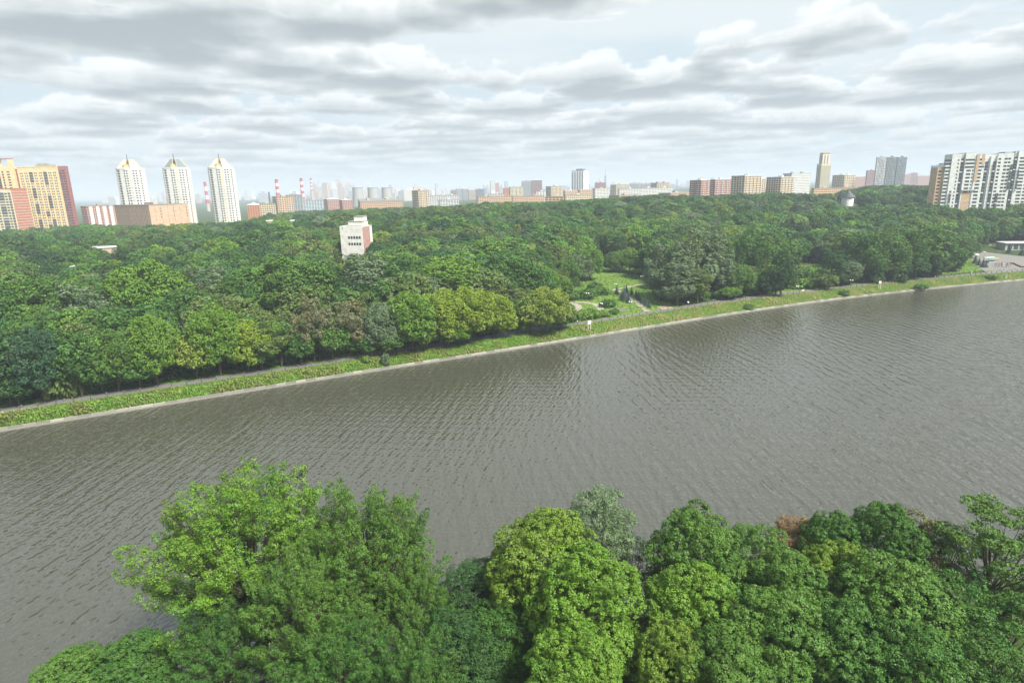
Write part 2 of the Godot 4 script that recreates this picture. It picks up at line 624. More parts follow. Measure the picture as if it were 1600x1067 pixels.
func build_water() -> void:
	# ripples: many short wind waves added up, all of them periodic over one map 64 m wide
	var S := 768
	var rng := RandomNumberGenerator.new()
	rng.seed = 21
	var fx := PackedFloat32Array()
	var fy := PackedFloat32Array()
	var ph := PackedFloat32Array()
	var gx := PackedFloat32Array()
	var gy := PackedFloat32Array()
	for i in 34:
		var length := 0.62 * pow(7.5, pow(rng.randf(), 1.5))
		var a := rng.randfn() * 0.55
		var kx := roundf(64.0 / length * cos(a)) * (1.0 if rng.randf() < 0.85 else -1.0)
		var ky := roundf(64.0 / length * sin(a) * 0.8)
		var slope := rng.randf_range(0.6, 1.3) * 0.044 / maxf(sqrt(kx * kx + ky * ky), 1.0)
		fx.append(kx * TAU / S)
		fy.append(ky * TAU / S)
		ph.append(rng.randf() * TAU)
		gx.append(kx * slope)
		gy.append(ky * slope)
	var count := fx.size()
	var data := PackedByteArray()
	data.resize(S * S * 3)
	var work := func(y: int) -> void:
		for x in S:
			var sx := 0.0
			var sy := 0.0
			for k in count:
				var g := cos(fx[k] * x + fy[k] * y + ph[k])
				sx += gx[k] * g
				sy += gy[k] * g
			var n := Vector3(-sx, sy, 1.0).normalized()
			var o := (y * S + x) * 3
			data[o] = int(n.x * 127.0 + 127.5)
			data[o + 1] = int(n.y * 127.0 + 127.5)
			data[o + 2] = int(n.z * 127.0 + 127.5)
	WorkerThreadPool.wait_for_group_task_completion(WorkerThreadPool.add_group_task(work, S))
	var tex := ImageTexture.create_from_image(Image.create_from_data(S, S, false, Image.FORMAT_RGB8, data))
	var m := StandardMaterial3D.new()
	m.albedo_color = srgb(0.047, 0.047, 0.034)
	m.roughness = 0.11
	m.metallic_specular = 1.0
	m.normal_enabled = true
	m.normal_texture = tex
	m.normal_scale = 1.0
	# sheet along the canal; u runs across the waves, v along their crests
	var v := PackedVector3Array()
	var uv := PackedVector2Array()
	var nn := PackedVector3Array()
	var tg := PackedFloat32Array()
	var idx := PackedInt32Array()
	var xs := [-2000.0, -900.0, -600.0] + columns(20.0, -500.0, 900.0) + [1100.0, 1500.0, 2500.0]
	var wind := deg_to_rad(-4.0)
	for x in xs:
		for k in 5:
			var z := lerpf(shore(x) + 1.2, near_shore(x) + 1.5, k / 4.0)
			v.append(Vector3(x, 0, z))
			var q := Vector2(x, z).rotated(wind)
			uv.append(Vector2(q.x / 61.0, q.y / 67.0))
			nn.append(Vector3.UP)
			tg.append_array(PackedFloat32Array([cos(wind), 0, -sin(wind), 1.0]))
	for i in xs.size() - 1:
		for k in 4:
			var a := i * 5 + k
			idx.append_array(PackedInt32Array([a, a + 5, a + 1, a + 1, a + 5, a + 6]))
	for k in range(0, idx.size(), 3):
		if (v[idx[k + 2]] - v[idx[k]]).cross(v[idx[k + 1]] - v[idx[k]]).y < 0.0:
			var t := idx[k + 1]
			idx[k + 1] = idx[k + 2]
			idx[k + 2] = t
	var arr := []
	arr.resize(Mesh.ARRAY_MAX)
	arr[Mesh.ARRAY_VERTEX] = v
	arr[Mesh.ARRAY_NORMAL] = nn
	arr[Mesh.ARRAY_TANGENT] = tg
	arr[Mesh.ARRAY_TEX_UV] = uv
	arr[Mesh.ARRAY_INDEX] = idx
	var mesh := ArrayMesh.new()
	mesh.add_surface_from_arrays(Mesh.PRIMITIVE_TRIANGLES, arr)
	setting("water", mesh, m)

# ------------------------------------------------------------------ trees

var leaf_tones := {}
var bark: StandardMaterial3D
var pale_bark: StandardMaterial3D
var far_kinds := {}        # name -> array of [crown mesh, trunk mesh, height, crown radius]

func leaf_mat(key: String, c: Color) -> void:
	var m := StandardMaterial3D.new()
	m.albedo_color = srgb(c.r, c.g, c.b)
	m.vertex_color_use_as_albedo = true
	m.roughness = 0.55
	m.metallic_specular = 0.35
	m.cull_mode = BaseMaterial3D.CULL_DISABLED
	m.backlight_enabled = true
	m.backlight = Color(0.42, 0.50, 0.14)
	leaf_tones[key] = m

func bunch(rng: RandomNumberGenerator, n: int, leaf: float, flat: float, upward: float) -> Array:
	# n leaves on the outside of a ball of radius 1 (squashed by flat): [points, normals]
	var v := PackedVector3Array()
	var nn := PackedVector3Array()
	for i in n:
		var d := Vector3(rng.randfn(), rng.randfn() + upward, rng.randfn()).normalized()
		var p := d * rng.randf_range(0.55, 1.0)
		p.y *= flat
		var up := (d + Vector3(rng.randfn(), rng.randfn(), rng.randfn()) * 0.45 + Vector3(0, 0.35, 0)).normalized()
		var t := up.cross(Vector3(rng.randfn(), rng.randfn(), rng.randfn())).normalized()
		var s := up.cross(t)
		var l := leaf * rng.randf_range(0.7, 1.25)
		var w := l * rng.randf_range(0.5, 0.75)
		v.append_array(PackedVector3Array([p - t * l * 0.5, p + s * w * 0.5 + up * l * 0.06, p + t * l * 0.5 - up * l * 0.1, p - s * w * 0.5 + up * l * 0.06]))
		for k in 4:
			nn.append(up)
	return [v, nn]

func leaf_pattern(n_leaves: int) -> PackedInt32Array:
	var have := quad_pattern.size() / 6
	if have < n_leaves:
		quad_pattern.resize(n_leaves * 6)
		for i in range(have, n_leaves):
			var b := i * 4
			var o := i * 6
			quad_pattern[o] = b
			quad_pattern[o + 1] = b + 1
			quad_pattern[o + 2] = b + 2
			quad_pattern[o + 3] = b
			quad_pattern[o + 4] = b + 2
			quad_pattern[o + 5] = b + 3
	return quad_pattern.slice(0, n_leaves * 6)

func leafage(places: Array, kinds: Array, tints: Array) -> ArrayMesh:   # bunches put at transforms, with a colour factor each
	var v := PackedVector3Array()
	var nn := PackedVector3Array()
	var cc := PackedColorArray()
	for i in places.size():
		var t: Transform3D = places[i]
		var b: Array = kinds[i % kinds.size()]
		v.append_array(t * (b[0] as PackedVector3Array))
		nn.append_array(Transform3D(t.basis.orthonormalized(), Vector3.ZERO) * (b[1] as PackedVector3Array))
		var c := PackedColorArray()
		c.resize(b[0].size())
		c.fill(tints[i])
		cc.append_array(c)
	var arr := []
	arr.resize(Mesh.ARRAY_MAX)
	arr[Mesh.ARRAY_VERTEX] = v
	arr[Mesh.ARRAY_NORMAL] = nn
	arr[Mesh.ARRAY_COLOR] = cc
	arr[Mesh.ARRAY_INDEX] = leaf_pattern(v.size() / 4)
	var m := ArrayMesh.new()
	m.add_surface_from_arrays(Mesh.PRIMITIVE_TRIANGLES, arr)
	return m

func tint(rng: RandomNumberGenerator, spread: float) -> Color:
	var k := exp(rng.randfn() * spread)
	var warm := rng.randfn() * spread * 0.5
	return Color(clampf(k * (1.0 + warm), 0.2, 2.5), clampf(k, 0.2, 2.5), clampf(k * (1.0 - warm * 0.5), 0.2, 2.5))

func lobed_crown(rng: RandomNumberGenerator, lobes: Array, per_m2: float, size: float, kinds: Array, spread: float) -> ArrayMesh:
	# lobes: [centre, radii, axis basis]; bunches cover the outside of their union, a thinner layer lies inside
	var places := []
	var tints := []
	var inv := []
	for l in lobes:
		inv.append((l[2] * Basis.from_scale(l[1])).inverse())
	for li in lobes.size():
		var l: Array = lobes[li]
		var rad: Vector3 = l[1]
		var area := 4.0 * PI * pow((pow(rad.x * rad.y, 1.6) + pow(rad.x * rad.z, 1.6) + pow(rad.y * rad.z, 1.6)) / 3.0, 1.0 / 1.6)
		var count := int(area * per_m2) + 2
		var lobe_tint := tint(rng, spread)
		for i in count:
			var d := Vector3(rng.randfn(), rng.randfn(), rng.randfn()).normalized()
			if d.y < -0.55 and rng.randf() < 0.6:
				continue
			var deep := rng.randf() < 0.16
			var p: Vector3 = l[0] + l[2] * (d * rad * (rng.randf_range(0.45, 0.8) if deep else rng.randf_range(0.86, 1.08)))
			var hidden := false
			for lj in lobes.size():
				if lj != li and (inv[lj] * (p - lobes[lj][0])).length_squared() < 0.66:
					hidden = true
					break
			if hidden:
				continue
			var out: Vector3 = (l[2] * (d / rad)).normalized()
			var up := (out + Vector3(0, 0.55, 0)).normalized()
			var side := up.cross(Vector3(rng.randfn(), rng.randfn(), rng.randfn())).normalized()
			var s := size * rng.randf_range(0.7, 1.3)
			places.append(Transform3D(Basis(side, up, side.cross(up)) * Basis.from_scale(Vector3(s, s, s)), p))
			tints.append(lobe_tint * tint(rng, spread * 0.5))
	return leafage(places, kinds, tints)

func aimed(dir: Vector3) -> Basis:          # basis whose y points along dir
	var y := dir.normalized()
	var x := y.cross(Vector3(0.3, 0.1, 0.9)).normalized()
	return Basis(x, y, x.cross(y))

func limbs(rng: RandomNumberGenerator, height: float, girth: float, tips: Array) -> ArrayMesh:
	var list := []
	var bend := Vector3(rng.randf_range(-0.3, 0.3), 0, rng.randf_range(-0.3, 0.3))
	var top := Vector3(0, height * 0.75, 0) + bend * 2.0
	list.append([tube([Vector3(0, -1.2, 0), Vector3(0, 0.3, 0), Vector3(0, height * 0.3, 0) + bend, top], [girth * 1.5, girth * 1.1, girth * 0.8, girth * 0.15], 8), Transform3D.IDENTITY])
	for t in tips:
		var a := Vector3(0, minf(t.y * rng.randf_range(0.35, 0.6), height * 0.6), 0) + bend * 0.8
		var mid: Vector3 = a.lerp(t, 0.5) + Vector3(0, -0.05 * a.distance_to(t), 0)
		list.append([tube([a, mid, t], [girth * 0.42, girth * 0.24, girth * 0.05], 5), Transform3D.IDENTITY])
	return joined(list)

func round_lobes(rng: RandomNumberGenerator, height: float, radius: float, clear: float, n: int, lobe: float) -> Array:
	var out := []
	var cy := (height + clear) * 0.5
	var ry := (height - clear) * 0.5
	out.append([Vector3(0, cy, 0), Vector3(radius, ry, radius) * 0.72, Basis.IDENTITY])
	for i in n:
		var y := 1.0 - 1.7 * (i + 0.5) / n
		var a := i * 2.39996 + rng.randf_range(-0.4, 0.4)
		var r := sqrt(maxf(1.0 - y * y, 0.05))
		var s := lobe * rng.randf_range(0.75, 1.3)
		var k := rng.randf_range(0.88, 1.06)
		out.append([Vector3(cos(a) * r * (radius - s * 0.8) * k, cy + y * (ry - s * 0.7) * k, sin(a) * r * (radius - s * 0.8) * k), Vector3(s, s * 0.85, s), Basis.IDENTITY])
	return out

func make_far_kinds() -> void:
	var rng := RandomNumberGenerator.new()
	rng.seed = 77
	var puffs := []
	for i in 4:
		puffs.append(bunch(rng, 11, 0.95, 0.8, 0.45))
	var fine := []
	for i in 4:
		fine.append(bunch(rng, 13, 0.75, 0.9, 0.3))
	# broad rounded crowns
	far_kinds["round"] = []
	for i in 4:
		var h := 14.0
		var r := [5.2, 6.0, 4.6, 5.6][i] as float
		var lo := round_lobes(rng, h, r, 2.2, [17, 22, 15, 19][i], 1.9)
		var tips := []
		for k in range(1, lo.size(), 3):
			tips.append(lo[k][0])
		far_kinds["round"].append([lobed_crown(rng, lo, 2.1, 0.52, puffs, 0.15), limbs(rng, h, 0.24, tips), h, r])
	# grand old crowns, finely lobed
	far_kinds["grand"] = []
	for i in 2:
		var h := 20.0
		var r := 9.5
		var lo := round_lobes(rng, h, r, 2.0, [52, 46][i], 2.1)
		var tips := []
		for k in range(1, lo.size(), 4):
			tips.append(lo[k][0])
		far_kinds["grand"].append([lobed_crown(rng, lo, 2.0, 0.5, puffs, 0.15), limbs(rng, h, 0.4, tips), h, r])
	# tall crowns of several upright plumes
	far_kinds["tall"] = []
	for i in 3:
		var h := 20.0
		var r := [4.4, 5.0, 4.0][i] as float
		var lo := []
		lo.append([Vector3(0, h * 0.52, 0), Vector3(r * 0.6, h * 0.4, r * 0.6), Basis.IDENTITY])
		for k in 16:
			var a := k * 2.4 + rng.randf_range(-0.3, 0.3)
			var f := rng.randf_range(0.0, 1.0)
			var y := lerpf(0.25, 0.86, f) * h
			var rr := r * (0.95 if f < 0.55 else lerpf(0.95, 0.3, (f - 0.55) / 0.45)) * rng.randf_range(0.6, 0.85)
			lo.append([Vector3(cos(a) * rr, y, sin(a) * rr), Vector3(1.15, rng.randf_range(2.2, 3.4), 1.15), aimed(Vector3(cos(a) * 0.35, 1, sin(a) * 0.35))])
		far_kinds["tall"].append([lobed_crown(rng, lo, 2.0, 0.46, fine, 0.13), limbs(rng, h, 0.28, [lo[3][0], lo[6][0], lo[9][0]]), h, r])
	# loose feathery crowns
	far_kinds["loose"] = []
	for i in 3:
		var h := 15.0
		var r := [5.4, 4.8, 5.8][i] as float
		var lo := []
		for k in 26:
			var a := k * 2.4 + rng.randf_range(-0.4, 0.4)
			var y := rng.randf_range(-0.6, 0.95)
			var rr := sqrt(1.0 - y * y) * rng.randf_range(0.35, 0.9) * r
			lo.append([Vector3(cos(a) * rr, h * 0.58 + y * h * 0.36, sin(a) * rr), Vector3(1.1, rng.randf_range(1.2, 2.0), 1.1), aimed(Vector3(cos(a), 1.0 + y, sin(a)))])
		var tips := []
		for k in range(0, lo.size(), 3):
			tips.append(lo[k][0])
		far_kinds["loose"].append([lobed_crown(rng, lo, 1.9, 0.48, fine, 0.18), limbs(rng, h, 0.2, tips), h, r])
	# low shrubs
	far_kinds["shrub"] = []
	for i in 2:
		var lo := round_lobes(rng, 3.0, 2.1, -0.4, 9, 0.9)
		far_kinds["shrub"].append([lobed_crown(rng, lo, 2.6, 0.4, puffs, 0.16), limbs(rng, 2.4, 0.07, [lo[2][0], lo[4][0], lo[6][0]]), 3.0, 2.1])
	# spruces: whorls of drooping sprays round a straight stem
	far_kinds["spruce"] = []
	for i in 2:
		var h := 9.0
		var places := []
		var tints := []
		var y := 0.5
		while y < h - 0.2:
			var r := (h - y) / h * 2.5 * rng.randf_range(0.85, 1.1)
			var n := int(5 + r * 5)
			for k in n:
				var a := TAU * k / n + rng.randf_range(-0.25, 0.25)
				for q in 3:
					var f := (q + 0.8) / 3.0
					var p := Vector3(cos(a) * r * f, y - 0.28 * r * f, sin(a) * r * f)
					var s := 0.42 * (0.6 + 0.5 * (1.0 - f)) * (0.5 + 0.35 * r)
					places.append(Transform3D(Basis(Vector3.UP, -a) * Basis(Vector3.BACK, -0.5) * Basis.from_scale(Vector3(s * 1.6, s * 0.7, s)), p))
					tints.append(tint(rng, 0.16))
			y += 0.55
		far_kinds["spruce"].append([leafage(places, fine, tints), tube([Vector3(0, -0.6, 0), Vector3(0, h * 0.5, 0), Vector3(0, h, 0)], [0.2, 0.12, 0.03], 7), h, 2.4])

func far_tree(called: String, label: String, category: String, group: String, shape: String, variant: int, tone: String, where: Vector3, height: float, width: float, turn: float) -> Node3D:
	var list: Array = far_kinds[shape]
	var k: Array = list[variant % list.size()]
	var t := thing(called, label, category, where, turn, group)
	var sy: float = height / k[2]
	var sx: float = width * 0.5 / k[3]
	var xf := Transform3D(Basis.from_scale(Vector3(sx, sy, sx)), Vector3.ZERO)
	part("stem" if category == "shrub" else "trunk", k[1], bark, t, xf)
	part("crown", k[0], leaf_tones[tone], t, xf)
	return t

# near bank: large crowns seen from above
func make_near_kinds() -> void:
	var rng := RandomNumberGenerator.new()
	rng.seed = 5
	var maple := []
	for i in 5:
		maple.append(bunch(rng, 30, 0.48, 0.6, 0.9))
	var small := []
	for i in 5:
		small.append(bunch(rng, 30, 0.42, 0.8, 0.5))
	var spray := []
	for i in 5:
		spray.append(bunch(rng, 24, 0.55, 0.4, 0.2))
	far_kinds["maple"] = []
	for i in 3:
		var h := 22.0
		var r := 6.0
		var lo := round_lobes(rng, h, r, 3.5, 44, 1.55)
		var tips := []
		for k in range(1, lo.size(), 2):
			tips.append(lo[k][0])
		far_kinds["maple"].append([lobed_crown(rng, lo, 3.0, 0.43, maple, 0.12), limbs(rng, h, 0.32, tips), h, r])
	far_kinds["linden"] = []
	for i in 2:
		var h := 22.0
		var r := 5.0
		var lo := round_lobes(rng, h, r, 3.0, 40, 1.3)
		var tips := []
		for k in range(1, lo.size(), 2):
			tips.append(lo[k][0])
		far_kinds["linden"].append([lobed_crown(rng, lo, 2.8, 0.40, small, 0.16), limbs(rng, h, 0.3, tips), h, r])
	far_kinds["poplar"] = []
	for i in 2:
		var h := 27.0
		var r := 9.0
		var lo := []
		lo.append([Vector3(0, 13, 0), Vector3(4.5, 8.5, 4.5), Basis.IDENTITY])
		var tips := []
		for k in 88:
			var f := (k + 0.5) / 88.0
			var a := k * 2.39996 + rng.randf_range(-0.35, 0.35)
			var el := asin(clampf(1.0 - 1.25 * f, -0.3, 1.0))
			var dir := Vector3(cos(a) * cos(el), sin(el), sin(a) * cos(el))
			var reach := rng.randf_range(0.6, 0.93)
			var c := Vector3(0, 13, 0) + dir * Vector3(r, 12.0, r) * reach
			var aim := (dir * Vector3(1, 0.7, 1) + Vector3(0, 0.95, 0)).normalized()
			var long := rng.randf_range(2.0, 3.9)
			lo.append([c, Vector3(rng.randf_range(0.6, 1.0), long, rng.randf_range(0.6, 1.0)), aimed(aim)])
			tips.append(c + aim * long * 0.7)
		far_kinds["poplar"].append([lobed_crown(rng, lo, 2.7, 0.38, small, 0.16), limbs(rng, h, 0.5, tips), h, r])
	far_kinds["feathery"] = []
	for i in 2:
		var h := 21.0
		var r := 6.5
		var lo := []
		var tips := []
		for k in 46:
			var a := k * 2.39996 + rng.randf_range(-0.4, 0.4)
			var y := rng.randf_range(-0.75, 0.97)
			var rr := sqrt(1.0 - y * y) * rng.randf_range(0.45, 0.95) * r
			var c := Vector3(cos(a) * rr, h * 0.58 + y * h * 0.38, sin(a) * rr)
			lo.append([c, Vector3(rng.randf_range(0.9, 1.7), rng.randf_range(0.4, 0.7), rng.randf_range(0.9, 1.7)), Basis(Vector3.UP, -a) * Basis(Vector3.BACK, 0.35)])
			tips.append(c)
		far_kinds["feathery"].append([lobed_crown(rng, lo, 2.6, 0.42, spray, 0.2), limbs(rng, h, 0.26, tips), h, r])
	# thin crown with bare twigs showing
	far_kinds["sparse"] = []
	for i in 1:
		var h := 20.0
		var r := 4.0
		var lo := []
		var tips := []
		for k in 26:
			var a := k * 2.39996
			var y := rng.randf_range(-0.6, 0.97)
			var rr := sqrt(1.0 - y * y) * rng.randf_range(0.4, 0.9) * r
			var c := Vector3(cos(a) * rr, h * 0.62 + y * h * 0.35, sin(a) * rr)
			lo.append([c, Vector3(0.9, 0.7, 0.9), Basis.IDENTITY])
			tips.append(c + Vector3(cos(a), 1.2, sin(a)) * 0.8)
		far_kinds["sparse"].append([lobed_crown(rng, lo, 1.5, 0.4, spray, 0.25), limbs(rng, h, 0.2, tips + tips.map(func(t): return t + Vector3(0.5, -0.4, 0.6))), h, r])

func make_tones() -> void:
	bark = mottled("bark", noise_tex(31, 0.05, [[0.0, 0.5, 1.0], [srgb(0.05, 0.04, 0.03), srgb(0.10, 0.085, 0.065), srgb(0.16, 0.14, 0.115)]], 128), 1.5)
	leaf_mat("deep", Color(0.033, 0.083, 0.020))
	leaf_mat("blue", Color(0.033, 0.082, 0.036))
	leaf_mat("green", Color(0.053, 0.128, 0.020))
	leaf_mat("mid", Color(0.074, 0.153, 0.023))
	leaf_mat("bright", Color(0.102, 0.198, 0.020))
	leaf_mat("lime", Color(0.165, 0.238, 0.018))
	leaf_mat("yellow", Color(0.170, 0.228, 0.030))
	leaf_mat("olive", Color(0.100, 0.153, 0.034))
	leaf_mat("grey", Color(0.114, 0.168, 0.081))
	leaf_mat("tan", Color(0.142, 0.142, 0.066))
	leaf_mat("brown", Color(0.200, 0.125, 0.055))
	leaf_mat("spruce", Color(0.067, 0.103, 0.095))
	leaf_mat("fresh", Color(0.114, 0.186, 0.020))
	leaf_mat("white", Color(1, 1, 1))

func near_tree(label: String, group: String, shape: String, variant: int, tone: String, px: float, top: float, away: float, r: float) -> void:
	var d := ray(px, top)
	d = d / -d.z * away
	var base := Vector3(d.x, 2.4, -away)
	var shore_z := near_shore(d.x) + 3.0
	if base.z < shore_z:
		base.y = lerpf(-0.6, 2.4, smoothstep(0.0, 4.0, base.z - near_shore(d.x)))
	var names := {"maple": "maple_tree", "linden": "linden_tree", "poplar": "poplar_tree", "feathery": "ash_tree", "sparse": "ash_tree"}
	far_tree(names[shape], label, "tree", group, shape, variant, tone, base, d.y + EYE - base.y, r * 2.0, px * 0.37 + variant)

func build_near_trees() -> void:
	var g := "trees on the near bank"
	near_tree("huge fresh green poplar with upward plumes leaning out over the water", g, "poplar", 0, "bright", 368, 722, 67, 12.0)
	near_tree("broad fresh green poplar with a flat top beside the huge leaning one", g, "poplar", 1, "mid", 565, 748, 65, 8.2)
	near_tree("lower green poplar crown in front of the two tall poplars", g, "poplar", 1, "mid", 470, 850, 57, 7.0)
	near_tree("small dark poplar below the huge leaning poplar", g, "poplar", 0, "green", 330, 935, 56, 5.5)
	near_tree("narrow poplar with drooping tips beside the dark olive trees", g, "poplar", 0, "mid", 640, 872, 60, 4.6)
	near_tree("light green low maple standing alone at the end of the near bank", g, "maple", 1, "mid", 105, 1022, 55, 4.2)
	near_tree("dark green low maple next to the path end on the near bank", g, "maple", 2, "green", 205, 998, 56, 4.4)
	near_tree("dark linden with a rounded top beside the narrow poplar", g, "linden", 0, "deep", 742, 884, 64, 5.2)
	near_tree("olive linden touching the taller yellow-green maple", g, "linden", 1, "olive", 795, 866, 66, 4.4)
	near_tree("dark linden low beneath the rounded dark linden", g, "linden", 1, "deep", 715, 965, 55, 5.0)
	near_tree("plain green linden low beneath the olive linden", g, "linden", 0, "green", 780, 950, 57, 4.4)
	near_tree("grey green linden rising behind the bright yellow-green maple", g, "linden", 0, "grey", 938, 768, 69, 5.4)
	near_tree("bright yellow-green maple with dense scalloped foliage, taller of two", g, "maple", 0, "fresh", 850, 800, 62, 6.6)
	near_tree("bright green maple in front of the taller yellow-green maple", g, "maple", 1, "bright", 915, 858, 56, 6.4)
	near_tree("bright green maple lowest of the three bright maples", g, "maple", 2, "bright", 900, 985, 49, 5.0)
	near_tree("full green maple with a domed top between two gaps of water", g, "maple", 2, "mid", 1092, 797, 63, 6.0)
	near_tree("fresh green maple in front of the domed one", g, "maple", 0, "bright", 1085, 880, 56, 5.2)
	near_tree("small fresh green maple squeezed between larger maples", g, "maple", 1, "fresh", 1050, 975, 50, 4.2)
	near_tree("mid green linden beside the domed maple", g, "linden", 1, "mid", 1185, 818, 64, 4.6)
	near_tree("rust brown tree with dying foliage by the water", g, "linden", 1, "brown", 1258, 812, 69, 4.6)
	near_tree("dull green maple below the rust brown tree", g, "maple", 2, "mid", 1235, 868, 58, 5.4)
	near_tree("dark round maple rising right behind the rust brown tree", g, "maple", 0, "green", 1305, 797, 66, 4.0)
	near_tree("tall dark green maple with brownish edges near the bare twigs", g, "maple", 1, "green", 1388, 786, 65, 4.8)
	near_tree("half bare tree with tan leaves and visible twigs", g, "sparse", 0, "tan", 1447, 800, 66, 4.4)
	near_tree("half bare tree with thin green leaves at the edge of the ash", g, "sparse", 0, "grey", 1492, 818, 65, 4.2)
	near_tree("wide airy ash with layered sprays and water showing through", g, "feathery", 0, "mid", 1565, 782, 63, 7.5)
	near_tree("yellow-green maple between the rust brown tree and the tall dark maple", g, "maple", 1, "fresh", 1310, 852, 60, 4.6)
	near_tree("broad mid green maple below the tall dark maple", g, "maple", 0, "mid", 1405, 872, 55, 6.6)
	near_tree("mid green maple with hanging leaf layers, low on the near bank", g, "maple", 2, "mid", 1215, 925, 51, 5.6)
	near_tree("green maple low on the near bank beside the one with hanging layers", g, "maple", 1, "green", 1330, 955, 50, 5.2)
	near_tree("green ash with soft layers below the wide airy ash", g, "feathery", 1, "green", 1500, 905, 54, 6.2)
	near_tree("dark green ash at the rim of the near bank woods", g, "feathery", 0, "green", 1590, 930, 53, 6.2)
	near_tree("dull green maple under the soft layered ash", g, "maple", 2, "green", 1440, 985, 47, 5.4)
	near_tree("dull green maple below the domed maple and the hanging one", g, "maple", 0, "mid", 1140, 985, 48, 5.0)
	near_tree("low dark poplar filling the gap below the olive lindens", g, "poplar", 1, "green", 640, 985, 50, 5.4)
	near_tree("low poplar under the huge leaning poplar and lower poplar", g, "poplar", 0, "green", 520, 965, 51, 6.0)
	near_tree("dark ash low at the rim, under the airy one", g, "feathery", 1, "green", 1570, 1010, 46, 5.6)

# far bank: [pixel x, row of the base, row of the top, width in pixels, shape, tone]
const ROW := [
	[18, 634, 520, 78, "round", "deep"], [70, 628, 515, 84, "round", "blue"], [128, 620, 520, 70, "round", "green"], [186, 611, 516, 82, "round", "mid"],
	[246, 601, 495, 84, "round", "bright"], [345, 586, 478, 84, "round", "bright"], [388, 580, 503, 78, "round", "lime"],
	[440, 573, 491, 88, "loose", "olive"], [492, 566, 466, 66, "loose", "tan"], [548, 559, 470, 78, "loose", "tan"], [600, 554, 476, 66, "round", "grey"], [520, 563, 498, 60, "round", "mid"],
	[645, 547, 457, 92, "round", "bright"], [690, 540, 455, 84, "round", "lime"], [735, 533, 451, 84, "round", "lime"], [772, 527, 458, 64, "round", "lime"], [752, 529, 488, 48, "round", "blue"],
	[610, 554, 512, 52, "round", "mid"], [660, 546, 497, 56, "round", "bright"], [708, 538, 498, 62, "round", "bright"], [100, 622, 560, 50, "shrub", "olive"], [30, 634, 580, 60, "round", "deep"],
	[220, 607, 555, 56, "round", "green"], [160, 614, 560, 50, "round", "mid"], [410, 579, 530, 46, "round", "green"], [470, 571, 520, 46, "round", "green"], [570, 558, 520, 44, "round", "green"],
	[50, 545, 430, 135, "round", "mid"], [142, 540, 446, 104, "loose", "grey"], [240, 528, 411, 124, "round", "bright"], [330, 515, 413, 104, "loose", "grey"], [292, 540, 455, 90, "round", "green"],
	[455, 512, 403, 150, "round", "mid"], [570, 500, 394, 98, "tall", "grey"], [637, 495, 402, 84, "round", "green"], [706, 488, 404, 132, "round", "bright"], [790, 478, 398, 112, "round", "green"], [395, 520, 420, 90, "round", "green"],
	[0, 560, 440, 90, "round", "green"], [190, 530, 440, 90, "round", "green"], [520, 505, 420, 80, "round", "deep"], [605, 500, 430, 60, "round", "deep"], [665, 495, 430, 70, "round", "green"], [745, 482, 420, 80, "round", "mid"],
	[855, 518, 450, 78, "round", "yellow"], [834, 521, 462, 56, "round", "yellow"], [878, 514, 470, 44, "round", "olive"], [790, 527, 480, 40, "round", "lime"], [815, 521, 498, 30, "round", "bright"],
	[818, 482, 436, 44, "round", "bright"], [836, 474, 425, 44, "round", "mid"], [852, 470, 418, 46, "round", "bright"], [870, 466, 430, 52, "round", "bright"], [886, 456, 402, 46, "round", "mid"], [905, 448, 398, 48, "loose", "grey"], [922, 438, 386, 46, "round", "bright"],
	[868, 446, 384, 56, "round", "olive"], [840, 450, 388, 60, "round", "green"], [958, 425, 394, 36, "round", "mid"], [984, 426, 388, 36, "round", "bright"], [1003, 428, 396, 34, "round", "mid"], [972, 420, 390, 30, "round", "mid"],
	[1030, 468, 378, 48, "tall", "grey"], [1062, 470, 372, 56, "tall", "grey"], [1088, 466, 354, 62, "tall", "grey"], [1112, 462, 358, 56, "tall", "grey"], [1058, 476, 408, 62, "tall", "grey"], [1090, 474, 420, 52, "tall", "olive"], [1132, 464, 400, 48, "tall", "grey"], [1152, 464, 414, 50, "round", "mid"], [1172, 461, 430, 36, "round", "mid"], [1140, 468, 448, 34, "round", "bright"],
	[1166, 446, 352, 52, "tall", "green"], [1188, 446, 366, 44, "tall", "mid"], [1220, 464, 385, 46, "tall", "deep"], [1200, 463, 425, 34, "round", "deep"], [1212, 462, 434, 28, "round", "grey"],
	[1298, 449, 390, 44, "tall", "deep"], [1328, 445, 408, 34, "round", "grey"], [1290, 452, 428, 36, "round", "olive"], [1312, 447, 425, 30, "round", "deep"],
	[1352, 441, 360, 58, "tall", "green"], [1386, 437, 350, 60, "tall", "mid"], [1416, 434, 356, 52, "tall", "green"], [1444, 431, 348, 60, "tall", "mid"], [1468, 428, 362, 54, "tall", "green"], [1452, 432, 396, 50, "round", "deep"], [1484, 424, 384, 46, "round", "green"], [1502, 412, 366, 44, "tall", "mid"], [1430, 436, 404, 38, "round", "deep"], [1472, 429, 402, 32, "loose", "olive"], [1384, 439, 410, 40, "loose", "olive"], [1360, 441, 415, 36, "round", "deep"], [1404, 437, 405, 36, "round", "deep"],
]

